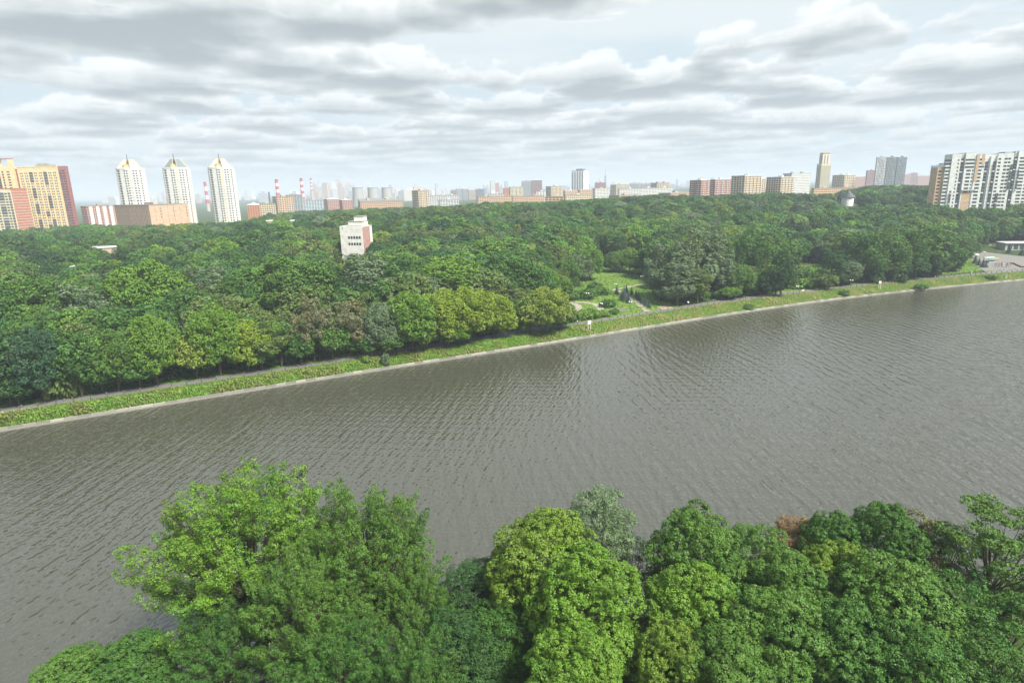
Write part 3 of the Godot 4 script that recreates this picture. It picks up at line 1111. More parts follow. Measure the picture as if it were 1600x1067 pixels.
# canopy line of the photograph: no tree of the wood stands above it
const SKYLINE_X := [-200.0, 0.0, 60.0, 130.0, 200.0, 300.0, 380.0, 430.0, 520.0, 527.0, 530.0, 580.0, 590.0, 700.0, 760.0, 850.0, 950.0, 1050.0, 1100.0, 1200.0, 1280.0, 1310.0, 1315.0, 1345.0, 1350.0, 1400.0, 1460.0, 1468.0, 1520.0, 1600.0, 1800.0]
const SKYLINE_Y := [360.0, 358.0, 352.0, 350.0, 352.0, 348.0, 345.0, 331.0, 327.0, 327.0, 327.0, 326.0, 325.0, 322.0, 316.0, 316.0, 309.0, 303.0, 306.0, 301.0, 303.0, 300.0, 298.0, 294.0, 291.0, 289.0, 291.0, 322.0, 320.0, 312.0, 310.0]

func skyline(px: float) -> float:
	var i := 0
	while i < SKYLINE_X.size() - 2 and px > SKYLINE_X[i + 1]:
		i += 1
	return lerpf(SKYLINE_Y[i], SKYLINE_Y[i + 1], clampf((px - SKYLINE_X[i]) / (SKYLINE_X[i + 1] - SKYLINE_X[i]), 0.0, 1.0))

const MARKS := [[60.0, "large blue-green tree"], [308.0, "lone small golden tree"], [470.0, "pair of red-brown benches"], [525.0, "withered tan trees"], [580.0, "bench with people"], [710.0, "yellow-green grove"], [803.0, "tall blue spruce"], [910.0, "winding lawn paths"], [990.0, "row of blue spruces"], [1085.0, "grey-green poplar group"], [1220.0, "dark upright tree"], [1258.0, "mound with two pale paths"], [1374.0, "red banded channel sign"], [1460.0, "promenade's wooded end"], [1550.0, "plaza"]]

func beside(px: float, place: String) -> String:   # names a landmark of the bank that a tree stands by
	var best := 1e9
	var found := ""
	for m in MARKS:
		if absf(px - m[0]) < best:
			best = absf(px - m[0])
			found = m[1]
	return "%s %s the %s" % [place, "by" if place.begins_with("beside") else "behind", found]

func size_word(h: float, shape: String) -> String:
	var f := 1.0 if shape != "tall" else 0.8
	return "small " if h * f < 10.0 else ("tall " if h * f > 17.0 and shape != "tall" else "")

func build_far_trees() -> void:
	var rng := RandomNumberGenerator.new()
	rng.seed = 2024
	var words := {"deep": "dark green", "blue": "blue-green", "green": "plain green", "mid": "leaf green", "bright": "bright green", "lime": "yellow-green", "yellow": "golden yellow", "olive": "olive", "grey": "grey-green", "tan": "tan, half withered", "brown": "brown"}
	var forms := {"round": "rounded tree", "grand": "spreading tree", "tall": "tall upright tree", "loose": "loose feathery tree", "shrub": "low shrub"}
	var names := {"round": "broadleaf_tree", "grand": "broadleaf_tree", "tall": "upright_tree", "loose": "feathery_tree", "shrub": "shrub"}
	var taken := []
	# the golden tree alone at the railing
	var lone := ground_seen(308, 591)
	far_tree("broadleaf_tree", "small golden tree alone beside the promenade railing", "tree", "trees along the promenade", "round", 1, "yellow", lone, height_for(Vector2(lone.x, lone.z), 524) - lone.y, 68.0 * seen_at(lone).z / LENS, 0.4)
	for r in ROW:
		var p := ground_seen(r[0], r[1])
		var depth := seen_at(p).z
		var h: float = height_for(Vector2(p.x, p.z), r[2]) - p.y
		var shape: String = r[4]
		var wide: float = float(r[3]) * depth / LENS
		if shape == "round" and wide > 14.0:
			shape = "grand"
		var front := inland(p.x, p.z) < 60.0
		far_tree(names[shape], "%s%s %s %s" % [size_word(h, shape), words[r[5]], forms[shape], beside(r[0], "beside the promenade" if front else "in the woods")],
			"shrub" if shape == "shrub" else "tree", "trees along the promenade" if front else "trees of the park woods", shape, rng.randi() % 4, r[5], p, h, wide, rng.randf() * TAU)
		taken.append(Vector2(p.x, p.z))
	# the woods: places on a jittered grid
	var open_depth := [9999.0, 9999.0, 9999.0, 372.0, 722.0]
	var open := [in_view_poly([[795, 512], [880, 520], [1020, 492], [1066, 484], [1030, 466], [1020, 430], [1012, 404], [950, 404], [930, 402], [905, 430], [872, 462], [835, 490]]),
		in_view_poly([[1212, 462], [1300, 452], [1330, 445], [1322, 424], [1282, 412], [1230, 414], [1225, 440]]),
		in_view_poly([[1430, 440], [1540, 428], [1640, 424], [1640, 388], [1575, 380], [1530, 388], [1510, 393], [1490, 405], [1470, 425]]),
		in_view_poly([[524, 336], [572, 334], [572, 372], [564, 388], [556, 394], [524, 394]]),
		in_view_poly([[1302, 292], [1358, 292], [1354, 322], [1306, 322]])]
	var tone_noise := FastNoiseLite.new()
	tone_noise.seed = 9
	tone_noise.frequency = 0.018
	var found := []
	var s := 12.0
	while s < 1150.0:
		var step := 8.4 if s < 200.0 else (11.0 if s < 500.0 else 14.0)
		var x := -900.0
		while x < 1300.0:
			x += step
			var xx := x + rng.randf_range(-0.45, 0.45) * step
			var ss := s + rng.randf_range(-0.45, 0.45) * step
			var p := behind(xx, bank_width(xx) + 7.0 + ss)
			var k := seen_at(p)
			if k.x < -90.0 or k.x > 1690.0 or p.z > -60.0:
				rng.randf(); continue
			var grove := tone_noise.get_noise_2d(p.x * 0.7 + 300.0, p.z * 0.7)
			var h := rng.randf_range(12.0, 21.0) + grove * 7.0
			if ss < 30.0:
				h *= 0.62
			var top := seen_at(p + Vector3(0, h, 0))
			var limit := skyline(top.x)
			if top.y < limit:
				# a younger tree here
				h = height_for(Vector2(p.x, p.z), limit + absf(rng.randfn()) * 5.0 - 1.0) - p.y
				if h < 6.0:
					continue
				top = seen_at(p + Vector3(0, h, 0))
			var bad := false
			for oi in open.size():
				var poly: PackedVector2Array = open[oi]
				if k.z > open_depth[oi]:
					continue
				for f in [0.0, 0.25, 0.5, 0.75, 0.95]:
					var c := seen_at(p + Vector3(0, h * f, 0))
					if Geometry2D.is_point_in_polygon(Vector2(c.x, c.y), poly):
						bad = true
			if not bad:
				for b in footprints:
					if Geometry2D.is_point_in_polygon(Vector2(p.x, p.z), b):
						bad = true
						break
			if not bad and ss < 110.0:
				for t in taken:
					if t.distance_squared_to(Vector2(p.x, p.z)) < 14.0:
						bad = true
						break
			if bad:
				continue
			found.append([p, h, k.z, top])
		s += step * 0.95
	print("wood trees ", found.size())
	found.sort_custom(func(a, b): return a[1] / a[2] > b[1] / b[2])
	var many := {}
	var tones := ["green", "mid", "deep", "bright", "olive", "grey", "lime"]
	for i in found.size():
		var f: Array = found[i]
		var p: Vector3 = f[0]
		var g := tone_noise.get_noise_2d(p.x, p.z) + rng.randfn() * 0.34
		var tone := "green"
		if g > 0.42: tone = "bright"
		elif g > 0.2: tone = "mid"
		elif g > -0.12: tone = "green"
		elif g > -0.3: tone = "deep"
		elif g > -0.42: tone = "grey"
		else: tone = "olive"
		if rng.randf() < 0.03: tone = "lime"
		var shape: String = "round"
		var q := rng.randf()
		if q > 0.88: shape = "tall"
		elif q > 0.78: shape = "loose"
		if tone == "grey" and q > 0.5: shape = "tall"
		var variant := rng.randi() % (4 if shape == "round" else 3)
		var wide: float = f[1] * rng.randf_range(0.76, 1.02) * (0.7 if shape == "tall" else 1.0)
		var turn := rng.randf() * TAU
		if i < 190:
			far_tree(names[shape], "%s%s %s %s" % [size_word(f[1], shape), words[tone], forms[shape], beside(seen_at(p).x, "in the woods")], "tree", "trees of the park woods", shape, variant, tone, p, f[1], wide, turn)
		else:
			var key := shape + str(variant)
			if not many.has(key):
				many[key] = [shape, variant, [], []]
			var kk: Array = far_kinds[shape][variant]
			var sx: float = wide * 0.5 / kk[3]
			many[key][2].append(Transform3D(Basis(Vector3.UP, turn) * Basis.from_scale(Vector3(sx, f[1] / kk[2], sx)), p))
			many[key][3].append((leaf_tones[tone] as StandardMaterial3D).albedo_color.srgb_to_linear() * tint(rng, 0.2))
	for key in many:
		var e: Array = many[key]
		var kk: Array = far_kinds[e[0]][e[1]]
		var both := ArrayMesh.new()
		both.add_surface_from_arrays(Mesh.PRIMITIVE_TRIANGLES, kk[0].surface_get_arrays(0))
		both.surface_set_material(0, leaf_tones["white"])
		both.add_surface_from_arrays(Mesh.PRIMITIVE_TRIANGLES, kk[1].surface_get_arrays(0))
		both.surface_set_material(1, bark)
		var mm := MultiMesh.new()
		mm.transform_format = MultiMesh.TRANSFORM_3D
		mm.use_colors = true
		mm.mesh = both
		mm.instance_count = e[2].size()
		for i in e[2].size():
			mm.set_instance_transform(i, e[2][i])
			mm.set_instance_color(i, e[3][i])
		var o := MultiMeshInstance3D.new()
		o.name = numbered("woodland", self)
		o.multimesh = mm
		add_child(o)
		tag(o, "far mass of %ss covering the park up to the city" % forms[e[0]], "woodland", "", "stuff")

var footprints := []

# ------------------------------------------------------------------ the city

var glass: StandardMaterial3D
var wall_tex: ImageTexture

func wall(key: String, r: float, g: float, b: float) -> StandardMaterial3D:
	return mottled("wall_" + key, wall_tex, 17.0, srgb(r, g, b), 0.9)

func ground_poly(root: Node3D, x0: float, x1: float, z0: float, z1: float, room := 3.0) -> void:
	var out := PackedVector2Array()
	for q in [Vector3(x0 - room, 0, z0 - room), Vector3(x1 + room, 0, z0 - room), Vector3(x1 + room, 0, z1 + room), Vector3(x0 - room, 0, z1 + room)]:
		var w: Vector3 = root.transform * q
		out.append(Vector2(w.x, w.z))
	footprints.append(out)

func pane_at(face: int, u: float, y: float, w: float, h: float, flush: float, thick := 0.12) -> Transform3D:
	# face 0 looks along +z at z = flush, face 1 along -x at x = flush, face 2 along +x
	if face == 0:
		return box_at(Vector3(u - w * 0.5, y - h * 0.5, flush - thick), Vector3(u + w * 0.5, y + h * 0.5, flush + 0.05))
	var s := -1.0 if face == 1 else 1.0
	return box_at(Vector3(flush - s * thick, y - h * 0.5, u - w * 0.5), Vector3(flush + s * 0.05, y + h * 0.5, u + w * 0.5))

# a block seen over one corner: xl..xc is its left face, xc..xr its right face, at pixel columns
func block(called: String, label: String, group: String, xl: float, xc: float, xr: float, top: float, depth: float, a_deg: float, m: Material, style: int, trim: Material = null) -> Node3D:
	var a := deg_to_rad(a_deg)
	var c := spot(xc, depth)
	var dr := Vector2(cos(a), -sin(a))
	var dl := Vector2(-sin(a), -cos(a))
	var lr := 12.0
	var ll := 14.0
	if xr - xc > 0.5:
		lr = reach(c, dr, xr)
	if xc - xl > 0.5:
		ll = reach(c, dl, xl)
	lr = clampf(lr, 3.0, 420.0)
	ll = clampf(ll, 3.0, 420.0)
	var base := land(c.x, c.y) - 1.5
	var h := height_for(c, top) - base
	var root := thing(called, label, "building", Vector3(c.x, base, c.y), a, group)
	box("wall", Vector3(0, 0, -ll), Vector3(lr, h - 0.6, 0), m, root)
	var roof_m := wall("roof", 0.2, 0.2, 0.2)
	box("roof", Vector3(-0.25, h - 0.6, -ll - 0.25), Vector3(lr + 0.25, h, 0.25), trim if trim else roof_m, root)
	var n_house := maxi(1, int(lr / 26.0))
	var hs := []
	for i in n_house:
		var u := (i + 0.5) * lr / n_house
		hs.append(box_at(Vector3(u - minf(2.5, lr * 0.3), h, -ll * 0.62), Vector3(u + minf(2.5, lr * 0.3), h + 2.4, -ll * 0.35)))
	boxes("stair_house", hs, trim if trim else m, root)
	var floors := int((h - 1.5) / 3.0)
	var low := maxi(0, floors - 12)
	var pitch := 3.3
	if style == 1: pitch = 6.0
	var panes := []
	var slabs := []
	var shown := 0
	for f in [[0, lr, 0.0], [1, ll, 0.0]]:
		var n := int(f[1] / pitch)
		for k in n:
			var u: float = (k + 0.5) * f[1] / n
			if f[0] == 1: u = -u
			for r in range(low, floors):
				var y := h - 1.9 - (floors - 1 - r) * 3.0 - 0.4
				if style >= 3:
					continue
				if style == 2 and k % 3 == 1:
					panes.append(pane_at(f[0], u, y, 2.5, 2.1, 0.0))
					slabs.append(pane_at(f[0], u, y - 1.1, 2.9, 1.0, 0.0, -0.9) if f[0] == 0 else pane_at(f[0], u, y - 1.1, 2.9, 1.0, 0.0, -0.9))
				else:
					panes.append(pane_at(f[0], u, y, 1.9 if style != 1 else 4.6, 1.6, 0.0))
				shown += 1
		if style == 3:
			for k in n:
				var u: float = (k + 0.5) * f[1] / n
				if f[0] == 1: u = -u
				panes.append(pane_at(f[0], u, h * 0.5 - 1.0, 1.5, h - 4.0, 0.0))
	if panes.size() > 0:
		var o := boxes("window_rows", panes, glass, root)
		o.set_meta("kind", "stuff")
	if slabs.size() > 0:
		var o := boxes("balcony_rows", slabs, trim if trim else wall("white", 0.62, 0.62, 0.6), root)
		o.set_meta("kind", "stuff")
	ground_poly(root, 0.0, lr, -ll, 0.0)
	return root

func reach(c: Vector2, d: Vector2, px: float) -> float:   # how far from c along d until the pixel column px
	var r3 := ray(px, level_y(px))
	var r := Vector2(r3.x, r3.z)
	var den := d.x * r.y - d.y * r.x
	if absf(den) < 1e-6:
		return 12.0
	var t := (r.x * c.y - r.y * c.x) / den
	return absf(t)

func frontal(called: String, label: String, group: String, px: float, depth: float, turn := 0.0) -> Node3D:
	var c := spot(px, depth)
	return thing(called, label, "building", Vector3(c.x, land(c.x, c.y) - 1.0, c.y), turn, group)

func top_of(root: Node3D, py: float) -> float:
	return height_for(Vector2(root.position.x, root.position.z), py) - root.position.y

func left_blocks() -> void:
	var yellow := wall("yellow", 0.68, 0.54, 0.31)
	var cream := wall("cream", 0.60, 0.54, 0.38)
	var brick := wall("brick", 0.46, 0.19, 0.12)
	var plum := wall("plum", 0.30, 0.13, 0.12)
	var white := wall("white", 0.62, 0.62, 0.6)
	var dark := plain("loggia_glass", srgb(0.06, 0.075, 0.085), 0.25, 0.5)
	var z := 720.0
	var k := z / LENS
	var t := frontal("apartment_block", "tall yellow and red apartment block with a square portal on its roof", "", 35, z)
	var h := top_of(t, 262)
	var X := func(px: float) -> float: return (px - 35.0) * k
	box("wall", Vector3(X.call(35), 0, -19), Vector3(X.call(96), h, 0), yellow, t)
	var rw := box("side_wall", Vector3(X.call(96), 0, -8), Vector3(X.call(107), h + 0.8, -2.5), plum, t)
	tag(rw, "plum red end section with stacked loggias")
	box("side_wall", Vector3(X.call(-50), 0, -20), Vector3(X.call(9), h + 1.0, -1.5), plum, t)
	box("stair_tower", Vector3(X.call(9), 0, -15), Vector3(X.call(30), h + 1.5, 1.5), yellow, t)
	box("recess_wall", Vector3(X.call(30), 0, -19), Vector3(X.call(35), h - 1.0, -2.2), plum, t)
	box("portal_post", Vector3(X.call(9), h + 1.5, -2), Vector3(X.call(11.5), h + 9.5, 1.5), yellow, t)
	box("portal_post", Vector3(X.call(24.5), h + 1.5, -2), Vector3(X.call(30), h + 9.5, 1.5), yellow, t)
	box("portal_beam", Vector3(X.call(9), h + 9.5, -2), Vector3(X.call(30), h + 10.4, 1.5), plum, t)
	box("roof", Vector3(X.call(34.7), h, -19.2), Vector3(X.call(96.2), h + 0.8, 0.25), yellow, t)
	for u in [[58.0, 70.0, 2.2], [62.0, 74.0, 3.6], [76.0, 84.0, 2.0]]:
		box("stair_house", Vector3(X.call(u[0]), h + 0.8, -13), Vector3(X.call(u[1]), h + 0.8 + u[2], -6), wall("dull", 0.3, 0.28, 0.24), t)
	var rng := RandomNumberGenerator.new()
	rng.seed = 8
	for c in 8:
		var u: float = X.call(40.5 + c * 7.35)
		for r in 24:
			var y := h - 6.6 - r * 3.0
			var loggia := (c == 2 and r % 6 < 4) or (c == 5 and r % 9 < 5) or (c == 4 and r > 12 and r % 5 < 2)
			if loggia:
				part("loggia", unit_box, dark, t, pane_at(0, u, y, 4.4, 2.7, 0.0))
			else:
				part("window", unit_box, glass, t, pane_at(0, u + rng.randf_range(-0.25, 0.25), y, 3.1, 1.55, 0.0))
				part("mullion", unit_box, white, t, box_at(Vector3(u - 0.35, y - 0.78, -0.05), Vector3(u + 0.35, y + 0.78, 0.09)))
	for c in 2:
		var u: float = X.call([13.5, 22.0][c])
		for r in 22:
			part("window", unit_box, dark if c == 0 else glass, t, pane_at(0, u, h - 4.5 - r * 3.0, 2.0 if c == 0 else 3.2, 2.2 if c == 0 else 1.5, 1.5))
	for r in 22:
		part("loggia", unit_box, dark, t, pane_at(0, X.call(98.8), h - 4.5 - r * 3.0, 3.4, 2.4 if r % 4 else 1.4, -2.5))
		part("window", unit_box, glass, t, pane_at(0, X.call(103.8), h - 4.5 - r * 3.0, 3.0, 1.5, -2.5))
		part("loggia", unit_box, dark, t, pane_at(0, X.call(3.0), h - 4.5 - r * 3.0, 3.4, 2.4, -1.5))
	ground_poly(t, X.call(-50), X.call(112), -20, 1)
	# lower block in front with the striped brick end
	z = 680.0
	k = z / LENS
	t = frontal("apartment_block", "cream apartment block with a white striped orange brick end wall", "", 17, z)
	h = top_of(t, 295)
	X = func(px: float) -> float: return (px - 17.0) * k
	box("wall", Vector3(X.call(-60), 0, -24), Vector3(0, h, 0), cream, t)
	box("end_wall", Vector3(-0.2, 0, -24.2), Vector3(0.5, h + 0.6, -1.6), brick, t)
	box("roof", Vector3(X.call(-60), h, -24.3), Vector3(0.6, h + 0.7, 0.3), brick, t)
	for r in 16:
		box("stripe", Vector3(0.3, h - 3.2 - r * 3.0, -24.3), Vector3(0.62, h - 2.75 - r * 3.0, -1.5), white, t)
		part("loggia", unit_box, dark, t, pane_at(0, X.call(2.0), h - 5.2 - r * 3.0, 6.2, 2.6 if r % 5 < 3 else 1.5, 0.0))
		part("window", unit_box, glass, t, pane_at(0, X.call(9.5), h - 5.2 - r * 3.0, 2.8, 1.5, 0.0))
		part("window", unit_box, glass, t, pane_at(0, X.call(-6.5), h - 5.2 - r * 3.0, 2.8, 1.5, 0.0))
		part("loggia", unit_box, dark, t, pane_at(0, X.call(14.8), h - 5.2 - r * 3.0, 2.6, 2.3, 0.0))
	ground_poly(t, X.call(-60), 1, -24, 1)
	# low brick and white row, blank tan hall
	t = block("apartment_block", "low row house of red brick with white bays behind the tan hall", "", 122, 131, 178, 322, 830, 62, wall("rose", 0.45, 0.26, 0.21), 0)
	var lr := 0.0
	var bays := []
	for i in 5:
		bays.append(box_at(Vector3(3.0 + i * 9.0, 0, 0.1), Vector3(7.5 + i * 9.0, top_of(t, 323), 0.5)))
	boxes("white_bay", bays, white, t)
	t = block("warehouse", "blank tan panelled hall in front of the round white towers", "", 175, 229, 291, 320, 700, 52, wall("tan", 0.50, 0.36, 0.25), 4)
	h = top_of(t, 320)
	var ribs := []
	for i in 14:
		ribs.append(box_at(Vector3(-0.25, 0, -4.0 - i * 4.0), Vector3(0.0, h - 0.8, -3.2 - i * 4.0)))
	for i in 7:
		ribs.append(box_at(Vector3(6.0 + i * 7.0, 0, 0.0), Vector3(6.5 + i * 7.0, h - 0.8, 0.2)))
	boxes("rib", ribs, wall("tan_rib", 0.42, 0.30, 0.21), t).set_meta("kind", "stuff")
	for i in 3:
		for r in 4:
			part("window", unit_box, glass, t, pane_at(0, 12.0 + i * 15.0, h - 4.5 - r * 3.2, 1.0, 1.4, 0.0))

func poly_prism(poly: Array, y0: float, y1: float, shrink := 1.0) -> ArrayMesh:
	var st := SurfaceTool.new()
	st.begin(Mesh.PRIMITIVE_TRIANGLES)
	st.set_smooth_group(-1)
	var n := poly.size()
	var mid := Vector2.ZERO
	for p in poly:
		mid += p / n
	for i in n:
		var a: Vector2 = poly[i]
		var b: Vector2 = poly[(i + 1) % n]
		var a2 := mid + (a - mid) * shrink
		var b2 := mid + (b - mid) * shrink
		var q := [Vector3(a.x, y0, a.y), Vector3(b.x, y0, b.y), Vector3(b2.x, y1, b2.y), Vector3(a2.x, y1, a2.y)]
		for t in [0, 1, 2, 0, 2, 3]:
			st.add_vertex(q[t])
		st.add_vertex(Vector3(mid.x, y1, mid.y))
		st.add_vertex(q[3])
		st.add_vertex(q[2])
	st.generate_normals()
	return st.commit()

func on_edge(a: Vector2, b: Vector2, f: float, y: float, w: float, h: float, deep: float) -> Transform3D:   # a box lying on a wall between two plan points
	var d := (b - a).normalized()
	var p := a.lerp(b, f)
	var bs := Basis(Vector3(d.x, 0, d.y), Vector3.UP, Vector3(-d.y, 0, d.x)) * Basis.from_scale(Vector3(w, h, deep))
	return Transform3D(bs, Vector3(p.x, y, p.y))

func round_towers() -> void:
	var white := wall("tower_white", 0.68, 0.675, 0.645)
	var gold := wall("tower_gold", 0.52, 0.42, 0.22)
	var slate := wall("tower_slate", 0.16, 0.20, 0.22)
	var pale := wall("tower_pale", 0.56, 0.51, 0.40)
	var z := 770.0
	# plan, counted so that consecutive points run left to right along the sides that face the canal
	var plan := [Vector2(-19, -14), Vector2(-19, -4), Vector2(-13, 3), Vector2(-8, 5), Vector2(2, 7), Vector2(9, 5), Vector2(17, -2), Vector2(19, -6), Vector2(19, -16), Vector2(10, -26), Vector2(-10, -26)]
	var what := ["with cream roof panels, beside the blank tan hall", "with dark slate roof panels, middle of the three", "with pale roof panels, beside the striped chimney"]
	for i in 3:
		var px: float = [204.0, 276.0, 346.0][i]
		var t := frontal("residential_tower", "round white residential tower %s" % what[i], "three round white towers", px, z + i * 12.0)
		t.set_meta("category", "tower")
		var h := top_of(t, [263.0, 262.0, 261.5][i])
		t.scale = Vector3(0.8, 1.0, 0.8)
		part("wall", poly_prism(plan, 0, h), white, t)
		# crown of sloping panels with a notch, dome and mast
		var crown := []
		for e in [[0, 2], [2, 4], [5, 7], [7, 9], [9, 0]]:
			var a: Vector2 = plan[e[0]]
			var b: Vector2 = plan[e[1]]
			var mid := Vector2(0, -9)
			var list := [a, b, mid + (b - mid) * 0.40, mid + (a - mid) * 0.40]
			var st := SurfaceTool.new()
			st.begin(Mesh.PRIMITIVE_TRIANGLES)
			st.set_smooth_group(-1)
			var q := [Vector3(a.x, h, a.y), Vector3(b.x, h, b.y), Vector3(list[2].x, h + 10.5, list[2].y), Vector3(list[3].x, h + 10.5, list[3].y)]
			for s in [0, 1, 2, 0, 2, 3]:
				st.add_vertex(q[s])
			for s in [0, 2, 1, 0, 3, 2]:
				st.add_vertex(q[s] + Vector3(0, -0.6, 0) + Vector3(mid.x - q[s].x, 0, mid.y - q[s].z) * 0.03)
			st.generate_normals()
			part("roof_panel", st.commit(), [pale, slate, pale][i], t)
			part("roof_edge", tube([q[0], q[3], q[2], q[1]], [0.45, 0.45, 0.45, 0.45], 5), gold, t)
		var dome := part("dome", lathe([[6.0, h], [5.4, h + 2.6], [3.4, h + 4.6], [0.1, h + 5.4]], 14), gold, t)
		part("mast", tube([Vector3(0, h + 4, -6), Vector3(0, h + 17, -6)], [0.55, 0.4], 6), plain("iron", srgb(0.07, 0.07, 0.075)), dome)
		part("parapet", poly_prism([Vector2(-19.3, -14), Vector2(-19.3, -3.8), Vector2(-13.2, 3.3), Vector2(-8, 5.35), Vector2(2, 7.35), Vector2(9.2, 5.3), Vector2(17.2, -1.8), Vector2(19.3, -5.8), Vector2(19.3, -16), Vector2(10, -26.3), Vector2(-10, -26.3)], h - 1.2, h + 0.25), white, t)
		# dark recessed stacks that the balconies stand in front of
		part("core_wall", unit_box, pale, t, on_edge(plan[1], plan[2], 0.5, h * 0.5 - 1.5, 6.6, h - 3.4, 0.3))
		part("core_wall", unit_box, pale, t, on_edge(plan[4], plan[5], 0.75, h * 0.5 - 1.5, 3.0, h - 3.4, 0.3))
		for r in 24:
			var y := h - 3.4 - r * 3.0
			part("balcony", unit_box, white, t, on_edge(plan[1], plan[2], 0.5, y - 1.0, 7.2, 1.15, 2.2))
			if r > 5 and r < 12:
				part("balcony", unit_box, white, t, on_edge(plan[4], plan[5], 0.55, y - 1.0, 7.8, 1.15, 1.9))
				part("balcony", unit_box, white, t, on_edge(plan[5], plan[6], 0.35, y - 1.0, 6.4, 1.15, 1.9))
			part("window", unit_box, glass, t, on_edge(plan[0], plan[1], 0.7, y, 2.2, 1.8, 0.16))
			part("window", unit_box, glass, t, on_edge(plan[2], plan[3], 0.5, y, 4.2, 1.9, 0.16))
			part("window", unit_box, glass, t, on_edge(plan[3], plan[4], 0.78, y, 2.2, 1.8, 0.16))
			part("window", unit_box, glass, t, on_edge(plan[4], plan[5], 0.22, y, 2.6, 1.8, 0.16))
			part("window", unit_box, glass, t, on_edge(plan[5], plan[6], 0.3, y, 2.8, 1.8, 0.16))
			part("window", unit_box, glass, t, on_edge(plan[5], plan[6], 0.68, y, 2.6, 1.8, 0.16))
			part("window", unit_box, glass, t, on_edge(plan[6], plan[7], 0.5, y, 2.4, 1.9, 0.16))
			if r % 2 == 0 and r > 0 and (r < 6 or r > 12):
				part("panel", unit_box, gold if r % 4 == 0 else pale, t, on_edge(plan[4], plan[5], 0.75, y, 2.6, 2.0, 0.5))
		ground_poly(t, -20, 20, -27, 8)

func right_blocks() -> void:
	var white := wall("cool_white", 0.66, 0.68, 0.66)
	var grey := wall("pale_grey", 0.44, 0.46, 0.45)
	var tan := wall("apricot", 0.55, 0.38, 0.25)
	var dark := plain("dark_glazing", srgb(0.05, 0.06, 0.065), 0.3, 0.5)
	var frame := plain("dark_frame", srgb(0.09, 0.09, 0.09))
	var z := 540.0
	var k := z / LENS
	for b in 2:
		var ox: float = [1480.0, 1578.0][b]
		var t := frontal("apartment_block", ["white apartment block with stepped roof, dark glazed stacks and apricot panels", "white apartment block with a grey flank behind the stepped one"][b], "white blocks above the woods", ox, z + b * 25.0, deg_to_rad(-14.0))
		k = (z + b * 25.0) / LENS / 0.97
		var h := top_of(t, [244.0, 241.0][b])
		var low := -4.0
		# sections: [from, to in pixels, top above the roof line, front offset, wall]
		var sections := [[-12.0, -3.0, -9.5, -2.0, tan], [-3.0, 4.0, -6.0, -0.6, white], [4.0, 16.0, 1.2, 0.0, white], [16.0, 22.0, 1.2, -1.4, grey], [22.0, 36.0, 2.0, 0.0, white], [36.0, 47.0, 0.8, 0.5, white], [47.0, 64.0, 0.0, -0.8, white], [64.0, 84.0, 0.6, 0.0, white]]
		if b == 1:
			sections = [[-8.0, 4.0, 2.0, -3.0, grey], [4.0, 8.0, 2.0, -1.0, grey], [8.0, 28.0, 2.4, 0.0, white], [28.0, 40.0, 1.5, 0.6, tan], [40.0, 70.0, 1.0, 0.0, white]]
		for s in sections:
			box("wall", Vector3(s[0] * k, low, -16), Vector3(s[1] * k, h + s[2], s[3]), s[4], t)
			box("roof", Vector3(s[0] * k + 0.2, h + s[2], -15.8), Vector3(s[1] * k - 0.2, h + s[2] + 0.5, s[3] - 0.3), grey, t)
		var floors := 21
		var stacks := [[18.5, 4.6, -1.4, 0, 21], [8.0, 2.8, 0.0, 9, 21], [50.5, 5.0, -0.8, 1, 21], [61.0, 3.6, -0.8, 1, 21], [70.0, 4.2, 0.0, 10, 21], [83.0, 3.2, 0.0, 2, 9]]
		var cols := [[-8.5, 2.4, -2.0], [0.0, 3.2, -0.6], [13.0, 1.0, 0.0], [28.0, 3.4, 0.0], [33.5, 1.0, 0.0], [41.5, 3.4, 0.5], [66.5, 2.0, 0.0], [74.5, 2.2, 0.0], [79.0, 2.0, 0.0]]
		if b == 1:
			stacks = [[-2.0, 3.0, -3.0, 1, 21], [5.8, 4.0, -1.0, 0, 21], [11.5, 2.6, 0.0, 3, 10], [44.0, 4.4, 0.0, 0, 21]]
			cols = [[16.0, 3.6, 0.0], [23.0, 2.6, 0.0], [34.0, 3.0, 0.6]]
		for r in floors:
			var y := h - 3.6 - r * 3.0
			for s in stacks:
				if r >= s[3] and r < s[4]:
					part("glazing", unit_box, dark, t, pane_at(0, s[0] * k, y, s[1] * k * 1.0, 2.5, s[2]))
					part("balcony", unit_box, frame if r % 3 else white, t, box_at(Vector3((s[0] - s[1] * 0.45) * k, y - 1.45, s[2] - 0.2), Vector3((s[0] + s[1] * 0.2) * k, y - 0.5, s[2] + 1.1)))
			for c in cols:
				if c[0] < -2.0 and y > h - 12.0:
					continue
				part("window", unit_box, glass, t, pane_at(0, c[0] * k, y, c[1] * (1.9 if r < 3 and c[1] > 3.0 else 1.0), 1.5, c[2]))
		if b == 0:
			# apricot panel high on the front, a projecting belt half-way down, white ribs
			box("apricot_panel", Vector3(36.2 * k, h - 22.0, 0.45), Vector3(40.0 * k, h + 0.9, 0.62), tan, t)
			box("apricot_panel", Vector3(43.2 * k, h - 8.0, 0.45), Vector3(46.8 * k, h + 0.9, 0.62), tan, t)
			box("apricot_panel", Vector3(24.0 * k, h - 47.0, -0.1), Vector3(34.0 * k, h - 31.0, 0.12), tan, t)
			box("belt", Vector3(22.0 * k, h - 29.6, 0.0), Vector3(40.0 * k, h - 28.6, 1.3), grey, t)
			for u in [47.2, 55.5, 63.8]:
				box("rib", Vector3(u * k - 0.4, low, -0.9), Vector3(u * k + 0.4, h - 1.0, 0.35), white, t)
		ground_poly(t, -12.0 * k, 86.0 * k, -17, 1.5)

